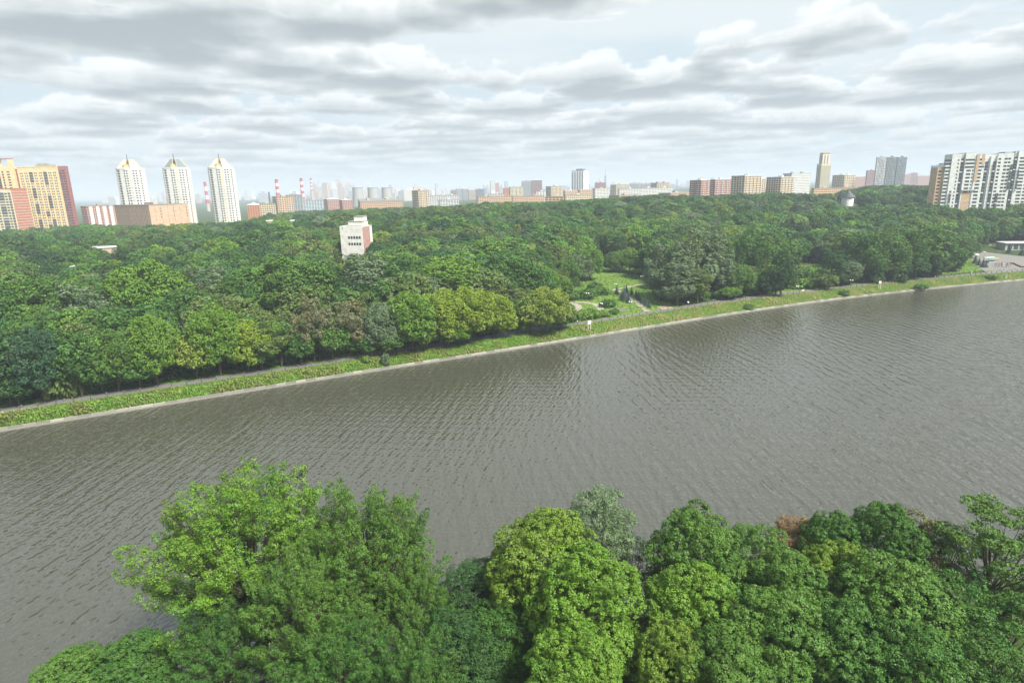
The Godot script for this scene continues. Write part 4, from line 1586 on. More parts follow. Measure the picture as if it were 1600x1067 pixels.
func build_city() -> void:
	glass = plain("window_glass", srgb(0.035, 0.042, 0.048), 0.25, 0.4)
	wall_tex = noise_tex(51, 0.02, [[0.0, 0.5, 1.0], [Color(0.86, 0.86, 0.86), Color(0.95, 0.95, 0.95), Color(1, 1, 1)]], 256)
	left_blocks()
	round_towers()
	right_blocks()
	var peach := wall("peach", 0.56, 0.38, 0.24)
	var beige := wall("beige", 0.56, 0.44, 0.29)
	var rose := wall("rose", 0.45, 0.26, 0.21)
	var white := wall("white", 0.62, 0.62, 0.6)
	var sand := wall("sandy", 0.50, 0.40, 0.30)
	var grey := wall("grey", 0.34, 0.36, 0.38)
	var slate := wall("slate", 0.15, 0.18, 0.21)
	var maroon := wall("maroon", 0.26, 0.15, 0.14)
	var orange := wall("orange", 0.50, 0.22, 0.12)
	var sky := wall("bluish", 0.50, 0.58, 0.64)
	var lemon := wall("lemon", 0.56, 0.50, 0.34)
	# [name, label, xl, xc, xr, top row, depth, turn, wall, style, trim]
	var list := [
		["office_block", "low orange block with white panels beside the third round tower", 379, 383, 402, 320, 930, 20, orange, 0, white],
		["office_block", "long low yellow block next to the orange one", 402, 402.6, 427, 318, 960, 8, lemon, 0, null],
		["apartment_block", "beige slab standing before the striped chimneys", 424, 431, 456, 307, 1000, 30, peach, 2, null],
		["factory_hall", "grey factory hall between two striped chimneys", 444, 445, 471, 304.5, 1500, 5, grey, 1, null],
		["factory_hall", "long pale blue hall at the foot of the chimneys", 470, 471, 506, 313, 1400, 5, sky, 1, null],
		["apartment_block", "white slab with pink ends left of the cooling towers", 504, 510, 528, 311, 1250, 22, rose, 0, white],
		["apartment_block", "white slab with pink ends at the foot of the first cooling tower", 527, 533, 549, 312, 1260, 22, rose, 0, white],
		["apartment_block", "long peach slab in front of the cooling towers", 555, 561, 628, 315, 1080, 14, peach, 0, null],
		["apartment_block", "beige stepped slab alone among the trees past the cooling towers", 643, 653, 670, 297.5, 1050, 35, beige, 2, null],
		["office_block", "low white office row behind the lone beige slab", 668, 670, 716, 306, 1700, 8, white, 1, null],
		["office_block", "white low factory wing with a long window band", 684, 686, 716, 312, 1350, 10, white, 1, null],
		["apartment_block", "plum red slab at the start of the far grey row", 704, 705, 713, 298, 2300, 8, maroon, 0, null],
		["apartment_block", "pale grey slab first of the far grey row", 712, 713, 722, 294.5, 2400, 8, grey, 3, white],
		["apartment_block", "pale grey slab second of the far grey row", 722, 723, 731, 294.5, 2420, 8, grey, 3, white],
		["apartment_block", "pale rose slab third of the far grey row", 731, 732, 743, 296, 2420, 8, sand, 3, white],
		["office_block", "dark slate cube at the end of the far grey row", 743, 744, 756, 295.5, 2200, 8, slate, 0, null],
		["residential_tower", "slim chequered white tower above the long peach row", 766, 767, 774, 283, 2500, 10, white, 0, null],
		["residential_tower", "slim rose grey tower beside the slim chequered one", 774, 774.6, 780, 286, 2700, 10, rose, 0, null],
		["office_tower", "slim blue glass tower behind the yellow slab", 788, 788.6, 794, 283.5, 2800, 5, sky, 3, slate],
		["apartment_block", "brick red slab beside the yellow one", 786, 787, 796, 294, 1500, 10, orange, 0, null],
		["apartment_block", "yellow slab with raised stair heads over the peach row", 795, 797, 817, 292, 1400, 20, lemon, 2, null],
		["office_block", "white hall with a low vaulted roof behind the peach row", 763, 764, 790, 303, 1500, 5, white, 1, null],
		["office_tower", "blank grey green tower beside the chequered brown one", 815, 816, 830, 282.5, 2100, 6, grey, 3, null],
		["office_tower", "brown and white chequered tower block", 830, 831, 847, 281.5, 2000, 6, maroon, 0, white],
		["apartment_block", "white hall under the chequered brown tower", 836, 838, 856, 299, 1500, 10, white, 1, null],
		["apartment_block", "beige and brick slab with a tall stair head left of the white striped tower", 853, 861, 881, 291, 1350, 30, beige, 2, null],
		["apartment_block", "long peach row with many chimneys above the canopy", 744, 746, 800, 307, 1180, 10, peach, 0, null],
		["apartment_block", "long peach row continuing above the canopy", 800, 801, 850, 306.5, 1190, 8, peach, 0, null],
		["school_building", "flat tan brick building half sunk in the canopy", 851, 880, 881, 306.5, 1000, 80, peach, 1, null],
		["apartment_block", "long cream row with a grey roof beside the flat tan building", 881, 884, 926, 304.5, 1010, 16, lemon, 0, null],
		["apartment_block", "white slab with peach ends in front of the white striped tower", 880, 883, 903, 297.5, 1300, 18, peach, 0, white],
		["apartment_block", "white slab with peach ends beneath the brown block", 903, 906, 928, 296, 1280, 18, peach, 0, white],
		["apartment_block", "white slab with peach ends next to the red mast", 926, 930, 953, 294.5, 1260, 18, white, 0, peach],
		["office_block", "maroon flat topped block behind the thin mast", 930, 931, 947, 285.5, 1900, 6, maroon, 0, null],
		["apartment_block", "ochre slab with a dark flank past the thin mast", 954, 963, 983, 288.5, 1500, 38, beige, 2, null],
		["apartment_block", "long white slab with small dark windows before the grey tower row", 966, 968, 1003, 294.5, 1250, 10, white, 0, null],
		["apartment_block", "long white slab second of two before the grey tower row", 1000, 1002, 1052, 293.5, 1270, 12, white, 0, null],
		["apartment_block", "dull grey slab first of the grey tower row", 984, 985, 1000, 286, 2100, 5, grey, 3, null],
		["apartment_block", "dull grey slab second of the grey tower row", 1001, 1002, 1018, 286.5, 2120, 5, grey, 3, null],
		["apartment_block", "ochre slab with red flank at the end of the grey row", 1017, 1027, 1047, 285.5, 1600, 40, beige, 2, maroon],
		["apartment_block", "low peach house below the long white slabs", 952, 968, 1000, 305, 1020, 25, peach, 0, null],
		["apartment_block", "low peach house beside the rose red slab", 1030, 1049, 1080, 301, 930, 30, peach, 0, grey],
		["apartment_block", "long rose red slab with white bays", 1078, 1096, 1110, 281, 900, 35, rose, 2, white],
		["apartment_block", "rose red slab set against the tan corner block", 1106, 1118, 1145, 280, 930, 30, rose, 2, white],
		["apartment_block", "tan corner block with white balconies beside the rose red slab", 1143, 1164, 1190, 274, 830, 42, beige, 2, white],
		["apartment_block", "tan wing behind the tan corner block", 1184, 1185, 1197, 279, 900, 20, beige, 2, white],
		["apartment_block", "tan corner block with white balconies beside the white slab", 1198, 1221, 1241, 276, 850, 42, beige, 2, white],
		["apartment_block", "wide white stepped slab behind the tan corner block", 1223, 1237, 1267, 270.5, 1150, 30, white, 0, grey],
		["apartment_block", "tan block with balconies right of the tall yellow tower", 1301, 1320, 1337, 273, 1150, 42, beige, 2, white],
		["apartment_block", "low peach row behind the white church tower", 1270, 1274, 1344, 294, 880, 14, peach, 0, null],
		["apartment_block", "pale rose slabs past the tan balcony block", 1336, 1337, 1356, 276, 1900, 10, rose, 0, white],
		["apartment_block", "maroon stepped block beside the grey striped trio", 1353, 1355, 1368, 266, 1700, 10, maroon, 0, null],
		["apartment_block", "small peach house deep in the trees below the grey striped trio", 1384, 1408, 1420, 292.5, 830, 50, peach, 0, white],
		["apartment_block", "pale rose far slab past the grey striped trio", 1409, 1410, 1424, 273, 2300, 8, rose, 0, null],
		["apartment_block", "rose far slab with a raised middle", 1423, 1424, 1434, 270, 2350, 8, maroon, 0, null],
		["apartment_block", "pale rose far slab before the grey office tower", 1434, 1435, 1453, 275, 2400, 8, rose, 0, null],
		["office_tower", "grey glass office tower with a pale top", 1454, 1455, 1471, 258.5, 1500, 8, slate, 3, grey],
	]
	for b in list:
		block(b[0], b[1], "city blocks beyond the woods", b[2], b[3], b[4], b[5], b[6], b[7], b[8], b[9], b[10])
	# tall white tower with dark vertical bands
	var t := block("office_tower", "tall white office tower with dark vertical bands over the white slabs", "", 893, 912, 920, 266, 1500, 62, wall("pure", 0.72, 0.73, 0.73), 4)
	var h := top_of(t, 266)
	var size: Vector3 = (t.get_node("wall") as Node3D).scale
	for i in 5:
		var u := -size.z * (0.1 + i * 0.2)
		part("dark_band", unit_box, slate, t, box_at(Vector3(-0.3, 4, u - size.z * 0.035), Vector3(0.1, h - 3.0, u + size.z * 0.035)))
	for i in 24:
		for c in 3:
			part("window", unit_box, glass, t, pane_at(0, size.x * (0.22 + c * 0.28), h - 5.0 - i * 3.4, size.x * 0.1, 1.6, 0.0))
	box("roof_box", Vector3(size.x * 0.2, h, -size.z * 0.7), Vector3(size.x * 0.8, h + 4, -size.z * 0.2), slate, t)
	# tall stepped yellow tower
	t = block("residential_tower", "tall stepped yellow tower with a dark cap, highest on the far hill", "", 1275, 1282, 1297, 256, 1300, 30, lemon, 3, grey)
	var h1 := top_of(t, 256)
	var h2 := top_of(t, 238.5)
	size = (t.get_node("wall") as Node3D).scale
	var ux := size.x * 0.12
	var vx := size.x * 0.86
	var uz := -size.z * 0.88
	var vz := -size.z * 0.1
	box("upper_shaft", Vector3(ux, h1, uz), Vector3(vx, h2 - 3, vz), lemon, t)
	box("cap", Vector3(ux + 0.6, h2 - 3, uz + 0.6), Vector3(vx - 0.6, h2, vz - 0.6), maroon, t)
	boxes("upper_window_rows", [box_at(Vector3(lerpf(ux, vx, 0.2), h1, vz - 0.1), Vector3(lerpf(ux, vx, 0.38), h2 - 5, vz + 0.2)), box_at(Vector3(lerpf(ux, vx, 0.6), h1, vz - 0.1), Vector3(lerpf(ux, vx, 0.78), h2 - 5, vz + 0.2)), box_at(Vector3(ux - 0.2, h1, lerpf(uz, vz, 0.2)), Vector3(ux + 0.1, h2 - 5, lerpf(uz, vz, 0.4))), box_at(Vector3(ux - 0.2, h1, lerpf(uz, vz, 0.6)), Vector3(ux + 0.1, h2 - 5, lerpf(uz, vz, 0.8)))], slate, t).set_meta("kind", "stuff")
	# three joined grey towers with white fins
	for i in 3:
		t = block("residential_tower", ["grey striped tower with white fins, lightest of the trio", "grey striped tower in the middle of the trio", "dark grey striped tower at the end of the trio"][i], "trio of grey striped towers", 1367.0 + i * 16.0, 1368.0 + i * 16.0, 1382.5 + i * 16.0, 245.5, 1150.0 + i * 12.0, 8, [grey, slate, slate][i], 4)
		h = top_of(t, 245.5)
		var rng := RandomNumberGenerator.new()
		rng.seed = 60 + i
		for c in 6:
			box("fin", Vector3(0.8 + c * 2.9, 0, 0), Vector3(1.4 + c * 2.9, h - 0.8, 0.4), [white, grey, grey][i], t)
		var list2 := []
		for c in 6:
			for r in 26:
				if rng.randf() < 0.8:
					list2.append(pane_at(0, 2.5 + c * 2.9, h - 3.0 - r * 3.0, 1.6, 2.0, 0.0))
		boxes("window_rows", list2, glass, t).set_meta("kind", "stuff")
	school()
	white_sheds()
	church()
	power_plant()
	far_town()

func school() -> void:
	var white := wall("school_white", 0.68, 0.67, 0.63)
	var pink := wall("school_pink", 0.38, 0.23, 0.20)
	var roof := wall("school_roof", 0.33, 0.32, 0.30)
	var p := spot(525, 365)
	var y0 := land(p.x, p.y) - 0.5
	var t := thing("school_building", "white stepped institute building with a pink flank rising from the trees", "building", Vector3(p.x, y0, p.y), deg_to_rad(-13.0))
	var h := top_of(t, 353.5)
	var w := 14.6
	box("wall", Vector3(0, 3.0, -10), Vector3(w, h, 0), white, t)
	box("plinth", Vector3(0.3, 0, -10), Vector3(w - 0.3, 3.0, -0.4), pink, t)
	box("side_wall", Vector3(w, 0, -9.7), Vector3(w + 0.3, h - 0.5, -0.4), pink, t)
	box("roof", Vector3(4.6, h, -9.7), Vector3(w - 0.2, h + 0.35, -0.3), roof, t)
	box("upper_storey", Vector3(4.8, h + 0.35, -9.5), Vector3(w - 0.4, h + 2.5, -2.0), white, t)
	box("upper_roof", Vector3(4.6, h + 2.5, -9.8), Vector3(w - 0.2, h + 2.8, -1.8), roof, t)
	box("penthouse", Vector3(7.6, h + 2.8, -9.2), Vector3(w - 0.8, h + 5.3, -4.5), white, t)
	box("penthouse_roof", Vector3(7.4, h + 5.3, -9.4), Vector3(w - 0.6, h + 5.6, -4.3), roof, t)
	box("low_wing", Vector3(-4.0, 0, -26), Vector3(w - 6.0, h - 1.0, -10.2), white, t)
	box("low_wing_roof", Vector3(-4.2, h - 1.0, -26.2), Vector3(w - 5.8, h - 0.6, -10.4), roof, t)
	for r in 2:
		for c in 5:
			part("window", unit_box, glass, t, pane_at(0, 5.6 + c * 1.75, h - 6.8 - r * 3.8, 1.25, 1.5, 0.0))
	box("vent_slot", Vector3(1.6, h - 1.9, -0.1), Vector3(2.2, h - 0.4, 0.04), roof, t)
	ground_poly(t, 0, w, -32, 0.5)

func white_sheds() -> void:
	var pale := wall("shed_roof", 0.50, 0.51, 0.52)
	for s in [[409, 418, 344.5, 560.0, "by the third round tower"], [448, 461, 344.0, 570.0, "between the round tower and the institute"], [122, 156, 386.5, 395.0, "in front of the blank tan hall"], [88, 98, 416.0, 300.0, "under the striped brick end wall"], [686, 700, 332.0, 640.0, "below the lone beige slab"]]:
		var p := spot(s[0], s[3])
		var t := thing("shed", "low shed with a white roof among the trees %s" % s[4], "building", Vector3(p.x, land(p.x, p.y), p.y), 0.2)
		var h := top_of(t, s[2])
		var w: float = (s[1] - s[0]) * s[3] / LENS
		box("wall", Vector3(0, -1, -7), Vector3(w, h - 0.7, 0), wall("sandy", 0.50, 0.40, 0.30), t)
		part("roof", poly_prism([Vector2(-0.5, -7.5), Vector2(-0.5, 0.5), Vector2(w + 0.5, 0.5), Vector2(w + 0.5, -7.5)], h - 0.7, h, 0.9), pale, t)
		ground_poly(t, 0, w, -7, 0.0)

func church() -> void:
	var white := wall("pure", 0.72, 0.73, 0.73)
	var lead := plain("lead_roof", srgb(0.16, 0.17, 0.19), 0.5, 0.5)
	var p := spot(1328.5, 700)
	var t := thing("church_tower", "white octagonal church tower with a grey tent roof above the trees", "church", Vector3(p.x, land(p.x, p.y), p.y))
	var e := top_of(t, 307.5)
	var top := top_of(t, 297.0)
	var r := 8.6 * 700.0 / LENS
	part("wall", lathe([[r, -1.0], [r, e]], 8), white, t)
	var cap := part("roof", lathe([[r * 1.22, e - 0.5], [r * 1.16, e + 0.3], [r * 0.75, lerpf(e, top, 0.4)], [r * 0.3, lerpf(e, top, 0.8)], [0.05, top]], 8), lead, t)
	for i in 8:
		var a := TAU * (i + 0.5) / 8
		part("window", unit_box, glass, t, Transform3D(Basis(Vector3.UP, a) * Basis.from_scale(Vector3(0.8, 3.2, 0.3)), Vector3(sin(a) * r * 0.925, e - 4.2, cos(a) * r * 0.925)))
	part("finial", tube([Vector3(0, top - 0.5, 0), Vector3(0, top + 2.2, 0)], [0.14, 0.06], 5), lead, cap)
	ground_poly(t, -r - 8.0, r + 22.0, -r - 8.0, r + 8.0)
	p = spot(1350, 705)
	t = thing("church_cupola", "small white drum with a grey onion cap near the church tower", "church", Vector3(p.x, land(p.x, p.y), p.y))
	e = top_of(t, 315.5)
	part("drum", lathe([[1.5, -1.0], [1.5, e]], 12), white, t)
	part("cap", lathe([[1.7, e - 0.2], [1.75, e + 0.4], [1.1, e + 1.3], [0.3, e + 2.2], [0.05, e + 3.0]], 12), lead, t)

func chimney(label: String, px: float, top: float, bottom_px: float, depth: float, wide_px: float, bands: int, group: String) -> void:
	var p := spot(px, depth)
	var t := thing("chimney", label, "chimney", Vector3(p.x, 4, p.y), 0, group)
	var h := top_of(t, top)
	var hb := top_of(t, bottom_px)
	var r := wide_px * 0.5 * depth / LENS
	var red := plain("chimney_red", srgb(0.42, 0.06, 0.07))
	var pale := wall("chimney_white", 0.66, 0.65, 0.64)
	var R := func(y: float) -> float: return lerpf(r * 1.45, r, y / h)
	part("shaft", lathe([[R.call(0.0), 0], [R.call(hb), hb]], 16), wall("chimney_grey", 0.42, 0.41, 0.40), t)
	for i in bands:
		var a := lerpf(hb, h, float(i) / bands)
		var b := lerpf(hb, h, float(i + 1) / bands)
		part("band", lathe([[R.call(a), a], [R.call(b), b]], 16), red if (bands - i) % 2 == 1 else pale, t)
	part("rim", lathe([[r, h - 0.3], [r * 1.08, h - 0.3], [r * 1.08, h + 1.2], [r * 0.8, h + 1.2], [r * 0.75, h - 3.0]], 16), plain("soot", srgb(0.07, 0.06, 0.06)), t)

func power_plant() -> void:
	var g := "striped power station chimneys"
	chimney("red and white striped chimney between two round white towers", 322, 285, 318, 1900, 4.0, 5, g)
	chimney("thick red and white striped chimney behind the beige slab", 433.5, 281, 306, 1800, 4.6, 5, g)
	chimney("thick red and white striped chimney in the middle of the factory", 472, 279, 312, 1900, 4.2, 7, g)
	chimney("thin red and white striped chimney with a grey foot", 487, 279, 298, 2500, 3.0, 7, g)
	var p := spot(419.5, 1900)
	var t := thing("chimney", "plain black chimney near the beige slab", "chimney", Vector3(p.x, 4, p.y))
	var h := top_of(t, 300)
	part("shaft", lathe([[3.2, 0], [2.4, h], [1.9, h], [1.8, h - 3]], 12), plain("soot", srgb(0.07, 0.06, 0.06)), t)
	part("rim", lathe([[2.4, h - 0.6], [2.9, h - 0.6], [2.9, h + 0.2], [2.3, h + 0.2]], 12), plain("iron", srgb(0.07, 0.07, 0.075)), t)
	var concrete := wall("cooling", 0.36, 0.37, 0.35)
	for i in 3:
		var d := 2050.0 + i * 60.0
		p = spot([558.5, 582.0, 603.5][i], d)
		t = thing("cooling_tower", ["pale concrete cooling tower with the largest steam plume", "concrete cooling tower in the middle with a low plume", "concrete cooling tower at the end of the row"][i], "cooling tower", Vector3(p.x, 2, p.y), 0, "cooling towers")
		h = top_of(t, 293.0)
		var r: float = [8.2, 8.0, 7.6][i] * d / LENS
		var shell := part("shell", lathe([[r * 1.42, 0], [r * 1.3, h * 0.12], [r * 1.12, h * 0.4], [r * 0.98, h * 0.7], [r * 0.965, h * 0.82], [r, h], [r * 0.93, h], [r * 0.9, h * 0.8]], 36), concrete, t)
		part("rim", lathe([[r * 0.99, h - 1.6], [r * 1.03, h - 1.5], [r * 1.03, h + 0.4], [r * 0.95, h + 0.4]], 36), wall("cooling_rim", 0.27, 0.26, 0.25), shell)
	for i in 3:
		var d := 2050.0 + i * 60.0
		for k in [3, 2, 1][i]:
			p = spot([556.0, 580.0, 602.0][i] - k * [5.5, 5.0, 3.0][i], d)
			var fog := FogVolume.new()
			fog.name = numbered("steam_plume", self)
			fog.shape = RenderingServer.FOG_VOLUME_SHAPE_ELLIPSOID
			fog.size = Vector3(34.0 + k * 12.0, 16.0 + k * 5.0, 30.0)
			var fm := FogMaterial.new()
			fm.density = [0.02, 0.012, 0.006][k - 1] if k <= 3 else 0.01
			fm.albedo = Color(0.97, 0.97, 0.97)
			fog.material = fm
			fog.position = Vector3(p.x, height_for(p, 292.5 - k * 4.6 + 1.5), p.y)
			fog.rotation.z = -0.7
			add_child(fog)
			tag(fog, ["white steam drifting off the pale cooling tower", "thin steam over the middle cooling tower", "thin steam over the cooling tower at the row end"][i], "steam", "steam over the cooling towers", "stuff")
	# thin television mast
	p = spot(946, 4200)
	t = thing("television_tower", "very thin grey television tower over the maroon block", "tower", Vector3(p.x, 4, p.y))
	h = top_of(t, 264)
	part("shaft", lathe([[13.0, 0], [7.0, h * 0.3], [5.5, h * 0.7], [4.0, h * 0.72], [1.6, h * 0.76], [0.8, h]], 10), wall("mast_grey", 0.2, 0.22, 0.25), t)
	part("gallery", lathe([[4.0, h * 0.66], [7.5, h * 0.67], [7.5, h * 0.70], [4.0, h * 0.71]], 12), wall("mast_grey", 0.2, 0.22, 0.25), t)
	# lattice pylons on the skyline
	for i in 3:
		p = spot([1058.0, 756.0, 1180.0][i], 2600)
		t = thing("power_pylon", ["lattice pylon before the rose red slab", "lattice pylon behind the dark slate cube", "lattice pylon behind the tan corner block"][i], "pylon", Vector3(p.x, 4, p.y), 0.4, "pylons on the skyline")
		h = top_of(t, [279.0, 289.0, 276.0][i])
		var legs := []
		for c in [Vector2(-1, -1), Vector2(1, -1), Vector2(1, 1), Vector2(-1, 1)]:
			legs.append([tube([Vector3(c.x * 5, 0, c.y * 5), Vector3(c.x * 1.2, h * 0.75, c.y * 1.2), Vector3(0, h, 0)], [0.5, 0.4, 0.3], 4), Transform3D.IDENTITY])
		part("lattice", joined(legs), plain("iron", srgb(0.07, 0.07, 0.075)), t)
		for y in [0.7, 0.82, 0.93]:
			part("arm", tube([Vector3(-9, h * y, 0), Vector3(0, h * y + 1.5, 0), Vector3(9, h * y, 0)], [0.25, 0.5, 0.25], 4), plain("iron", srgb(0.07, 0.07, 0.075)), t)

func far_mark(px: float) -> String:
	var marks := [[200.0, "behind the round white towers"], [400.0, "past the third round tower"], [520.0, "left of the steaming cooling tower"], [640.0, "past the last cooling tower"], [740.0, "around the far grey row"], [810.0, "by the chequered brown tower"], [905.0, "behind the banded white tower"], [1000.0, "behind the grey tower row"], [1110.0, "behind the rose red slabs"], [1200.0, "behind the tan corner blocks"], [1286.0, "around the stepped yellow tower"], [1390.0, "behind the grey striped trio"]]
	var best: Array = marks[0]
	for m in marks:
		if absf(px - m[0]) < absf(px - best[0]):
			best = m
	return (best[1] as String).replace("left of", "before")

func far_town() -> void:
	# distant city along the horizon, a few pixels each
	var rng := RandomNumberGenerator.new()
	rng.seed = 314
	var tones := [wall("far_a", 0.42, 0.43, 0.45), wall("far_b", 0.52, 0.52, 0.52), wall("far_c", 0.32, 0.34, 0.38), wall("far_d", 0.46, 0.38, 0.34), wall("far_e", 0.58, 0.55, 0.5)]
	var shapes := []
	for i in 4:
		var list := [[unit_box, box_at(Vector3(-0.5, 0, -0.5), Vector3(0.5, 1.0, 0.5))], [unit_box, box_at(Vector3(-0.2, 1.0, -0.3), Vector3(0.25, 1.0 + [0.05, 0.12, 0.2, 0.08][i], 0.2))]]
		if i > 1:
			list.append([unit_box, box_at(Vector3(0.5, 0, -0.4), Vector3(0.95, [0.7, 0.7, 0.55, 0.8][i], 0.4))])
		shapes.append(joined(list))
	var words := ["grey", "white", "slate grey", "brownish", "cream"]
	for i in 150:
		var px := rng.randf_range(370.0, 1470.0)
		if i < 22: px = rng.randf_range(490.0, 552.0)
		if i >= 22 and i < 40: px = rng.randf_range(600.0, 720.0)
		if i >= 40 and i < 60: px = rng.randf_range(120.0, 350.0)
		var depth := rng.randf_range(2800.0, 6000.0)
		var up := absf(rng.randfn()) * 5.0
		if i < 22: up = rng.randf_range(5.0, 16.0)
		if px > 1180.0: up *= 0.8
		var p := spot(px, depth)
		var c := rng.randi() % 5
		var t := thing("city_block", "small hazy %s block on the distant skyline %s" % [words[c], far_mark(px)], "building", Vector3(p.x, 2, p.y), rng.randf_range(-0.5, 0.5), "distant skyline blocks")
		var h := maxf(top_of(t, level_y(px) + 3.0 - up), 14.0)
		var w := rng.randf_range(18.0, 48.0) if h < 70.0 else rng.randf_range(16.0, 30.0)
		var xf := Transform3D(Basis.from_scale(Vector3(w, h, rng.randf_range(14.0, 22.0))), Vector3.ZERO)
		part("wall", shapes[rng.randi() % 4], tones[c], t, xf)

# ------------------------------------------------------------------ promenade furniture, people, plants

func build_railing() -> void:
	var iron := plain("rail_iron", srgb(0.10, 0.10, 0.105), 0.6, 0.4)
	var t := Node3D.new()
	t.name = "railing"
	add_child(t)
	tag(t, "long iron railing with square posts between promenade and grass bank", "railing")
	var pts := []
	var x := -175.0
	while x < 360.0:
		pts.append(behind(x, bank_width(x), 0.08))
		x += 4.0 / lean(x)
	var post := joined([[unit_box, box_at(Vector3(-0.12, -0.3, -0.12), Vector3(0.12, 1.1, 0.12))], [unit_box, box_at(Vector3(-0.17, 1.1, -0.17), Vector3(0.17, 1.2, 0.17))]])
	for p in pts:
		part("post", post, iron, t, Transform3D(Basis.IDENTITY, p))
	for y in [1.0, 0.6, 0.22]:
		var path := []
		var radii := []
		for p in pts:
			path.append(p + Vector3(0, y, 0))
			radii.append(0.04)
		part("rail", tube(path, radii, 4), iron, t)

func build_lamps() -> void:
	var iron := plain("lamp_iron", srgb(0.12, 0.13, 0.13), 0.5, 0.4)
	var globe := plain("lamp_globe", srgb(0.80, 0.80, 0.78), 0.3, 0.5)
	var ball := SphereMesh.new()
	ball.radius = 0.30
	ball.height = 0.60
	ball.radial_segments = 12
	ball.rings = 6
	var spots := [[90, 627], [472, 571], [622, 549], [757, 528], [873, 510], [1075, 485], [1245, 459], [1330, 449], [1403, 441], [1477, 433], [904, 442], [1003, 442], [962, 455], [813, 470], [1323, 410], [1538, 402], [1547, 391], [940, 487], [985, 484.5], [918, 470]]
	for i in spots.size():
		var p := ground_seen(spots[i][0], spots[i][1])
		var on_walk := i < 10
		var t := thing("street_lamp", "twin globe park lamp on a dark pole %s" % ("behind the promenade" if on_walk else "along the park paths"), "lamp", p, 0.3 * i, "twin globe park lamps")
		part("pole", tube([Vector3(0, -0.2, 0), Vector3(0, 0.6, 0), Vector3(0, 0.65, 0), Vector3(0, 3.5, 0)], [0.14, 0.12, 0.07, 0.05], 7), iron, t)
		var arm := part("arm", tube([Vector3(-0.62, 3.45, 0), Vector3(-0.3, 3.3, 0), Vector3(0, 3.4, 0), Vector3(0.3, 3.3, 0), Vector3(0.62, 3.45, 0)], [0.04, 0.04, 0.05, 0.04, 0.04], 5), iron, t)
		for s in [-0.62, 0.62]:
			part("globe", ball, globe, arm, Transform3D(Basis.IDENTITY, Vector3(s, 3.72, 0)))

func build_benches() -> void:
	var wood := plain("bench_wood", srgb(0.30, 0.13, 0.08), 0.7, 0.3)
	var pale := plain("bench_pale", srgb(0.52, 0.42, 0.36), 0.7, 0.3)
	var iron := plain("lamp_iron", srgb(0.12, 0.13, 0.13), 0.5, 0.4)
	var spots := [[461, 566, 0], [478, 563.5, 0], [570, 551.5, 0], [818, 517, 1], [826, 516, 0], [1256, 456, 1]]
	for i in spots.size():
		var p := ground_seen(spots[i][0], spots[i][1])
		var m: Material = pale if spots[i][2] else wood
		var t := thing("park_bench", "%s slatted bench at the back of the promenade" % ("pale wooden" if spots[i][2] else "red-brown wooden"), "bench", p, 0.47, "promenade benches")
		for k in 4:
			box("seat_slat", Vector3(-1.1, 0.42, -0.22 + k * 0.12), Vector3(1.1, 0.46, -0.12 + k * 0.12), m, t)
		for k in 4:
			part("back_slat", unit_box, m, t, Transform3D(Basis(Vector3.RIGHT, -0.2) * Basis.from_scale(Vector3(2.2, 0.11, 0.04)), Vector3(0, 0.56 + k * 0.13, -0.26 - k * 0.026)))
		for s in [-0.85, 0.85]:
			box("leg", Vector3(s - 0.05, -0.1, -0.25), Vector3(s + 0.05, 0.42, -0.17), iron, t)
			box("leg", Vector3(s - 0.05, -0.1, 0.16), Vector3(s + 0.05, 0.42, 0.24), iron, t)
			part("back_support", unit_box, iron, t, Transform3D(Basis(Vector3.RIGHT, -0.2) * Basis.from_scale(Vector3(0.08, 0.62, 0.05)), Vector3(s, 0.72, -0.32)))
	# litter bins against the railing
	var drum := lathe([[0.20, 0.1], [0.26, 0.14], [0.29, 0.78], [0.31, 0.8], [0.31, 0.86], [0.25, 0.86], [0.22, 0.3]], 12)
	for s in [[33, 637], [100, 627], [166, 617], [338, 591], [541, 564], [622, 551], [1240, 461]]:
		var p := ground_seen(s[0], s[1])
		var t := thing("litter_bin", "small dark round litter bin against the promenade railing", "bin", p, 0, "promenade bins")
		part("body", drum, iron, t)
		part("foot", lathe([[0.22, -0.1], [0.22, 0.03], [0.1, 0.05], [0.1, 0.2]], 10), iron, t)

func build_signs() -> void:
	var white := plain("sign_white", srgb(0.55, 0.54, 0.51), 0.6, 0.3)
	var red := plain("sign_red", srgb(0.5, 0.16, 0.08), 0.6, 0.3)
	var post := plain("sign_post", srgb(0.55, 0.54, 0.48), 0.7, 0.3)
	var list := [[921, 515.5, 501, "white channel sign on two pale posts in the grass bank, blank face", 0], [1374.5, 451.5, 439, "pale channel sign with a red band on two posts in the grass bank", 1], [1572, 436, 428.5, "leaning pale marker post without a board in the grass bank", 2]]
	for s in list:
		var p := ground_seen(s[0], s[1])
		var h: float = height_for(Vector2(p.x, p.z), s[2]) - p.y
		var t := thing("channel_sign", s[3], "sign", p, 0.2)
		if s[4] == 2:
			part("post", tube([Vector3(0, -0.3, 0), Vector3(0.5, h, 0)], [0.16, 0.13], 8), post, t)
			part("collar", tube([Vector3(0.44, h - 0.3, 0), Vector3(0.5, h + 0.05, 0)], [0.2, 0.2], 8), white, t)
			continue
		for u in [-0.55, 0.55]:
			box("post", Vector3(u - 0.09, -0.3, -0.09), Vector3(u + 0.09, h, 0.09), post, t)
		box("board", Vector3(-0.7, h * 0.62, 0.1), Vector3(0.7, h + 0.1, 0.18), white, t)
		if s[4] == 1:
			box("band", Vector3(-0.7, h * 0.62, 0.185), Vector3(0.7, h * 0.72, 0.2), red, t)
			box("band", Vector3(-0.7, h * 0.98, 0.185), Vector3(0.7, h + 0.1, 0.2), red, t)

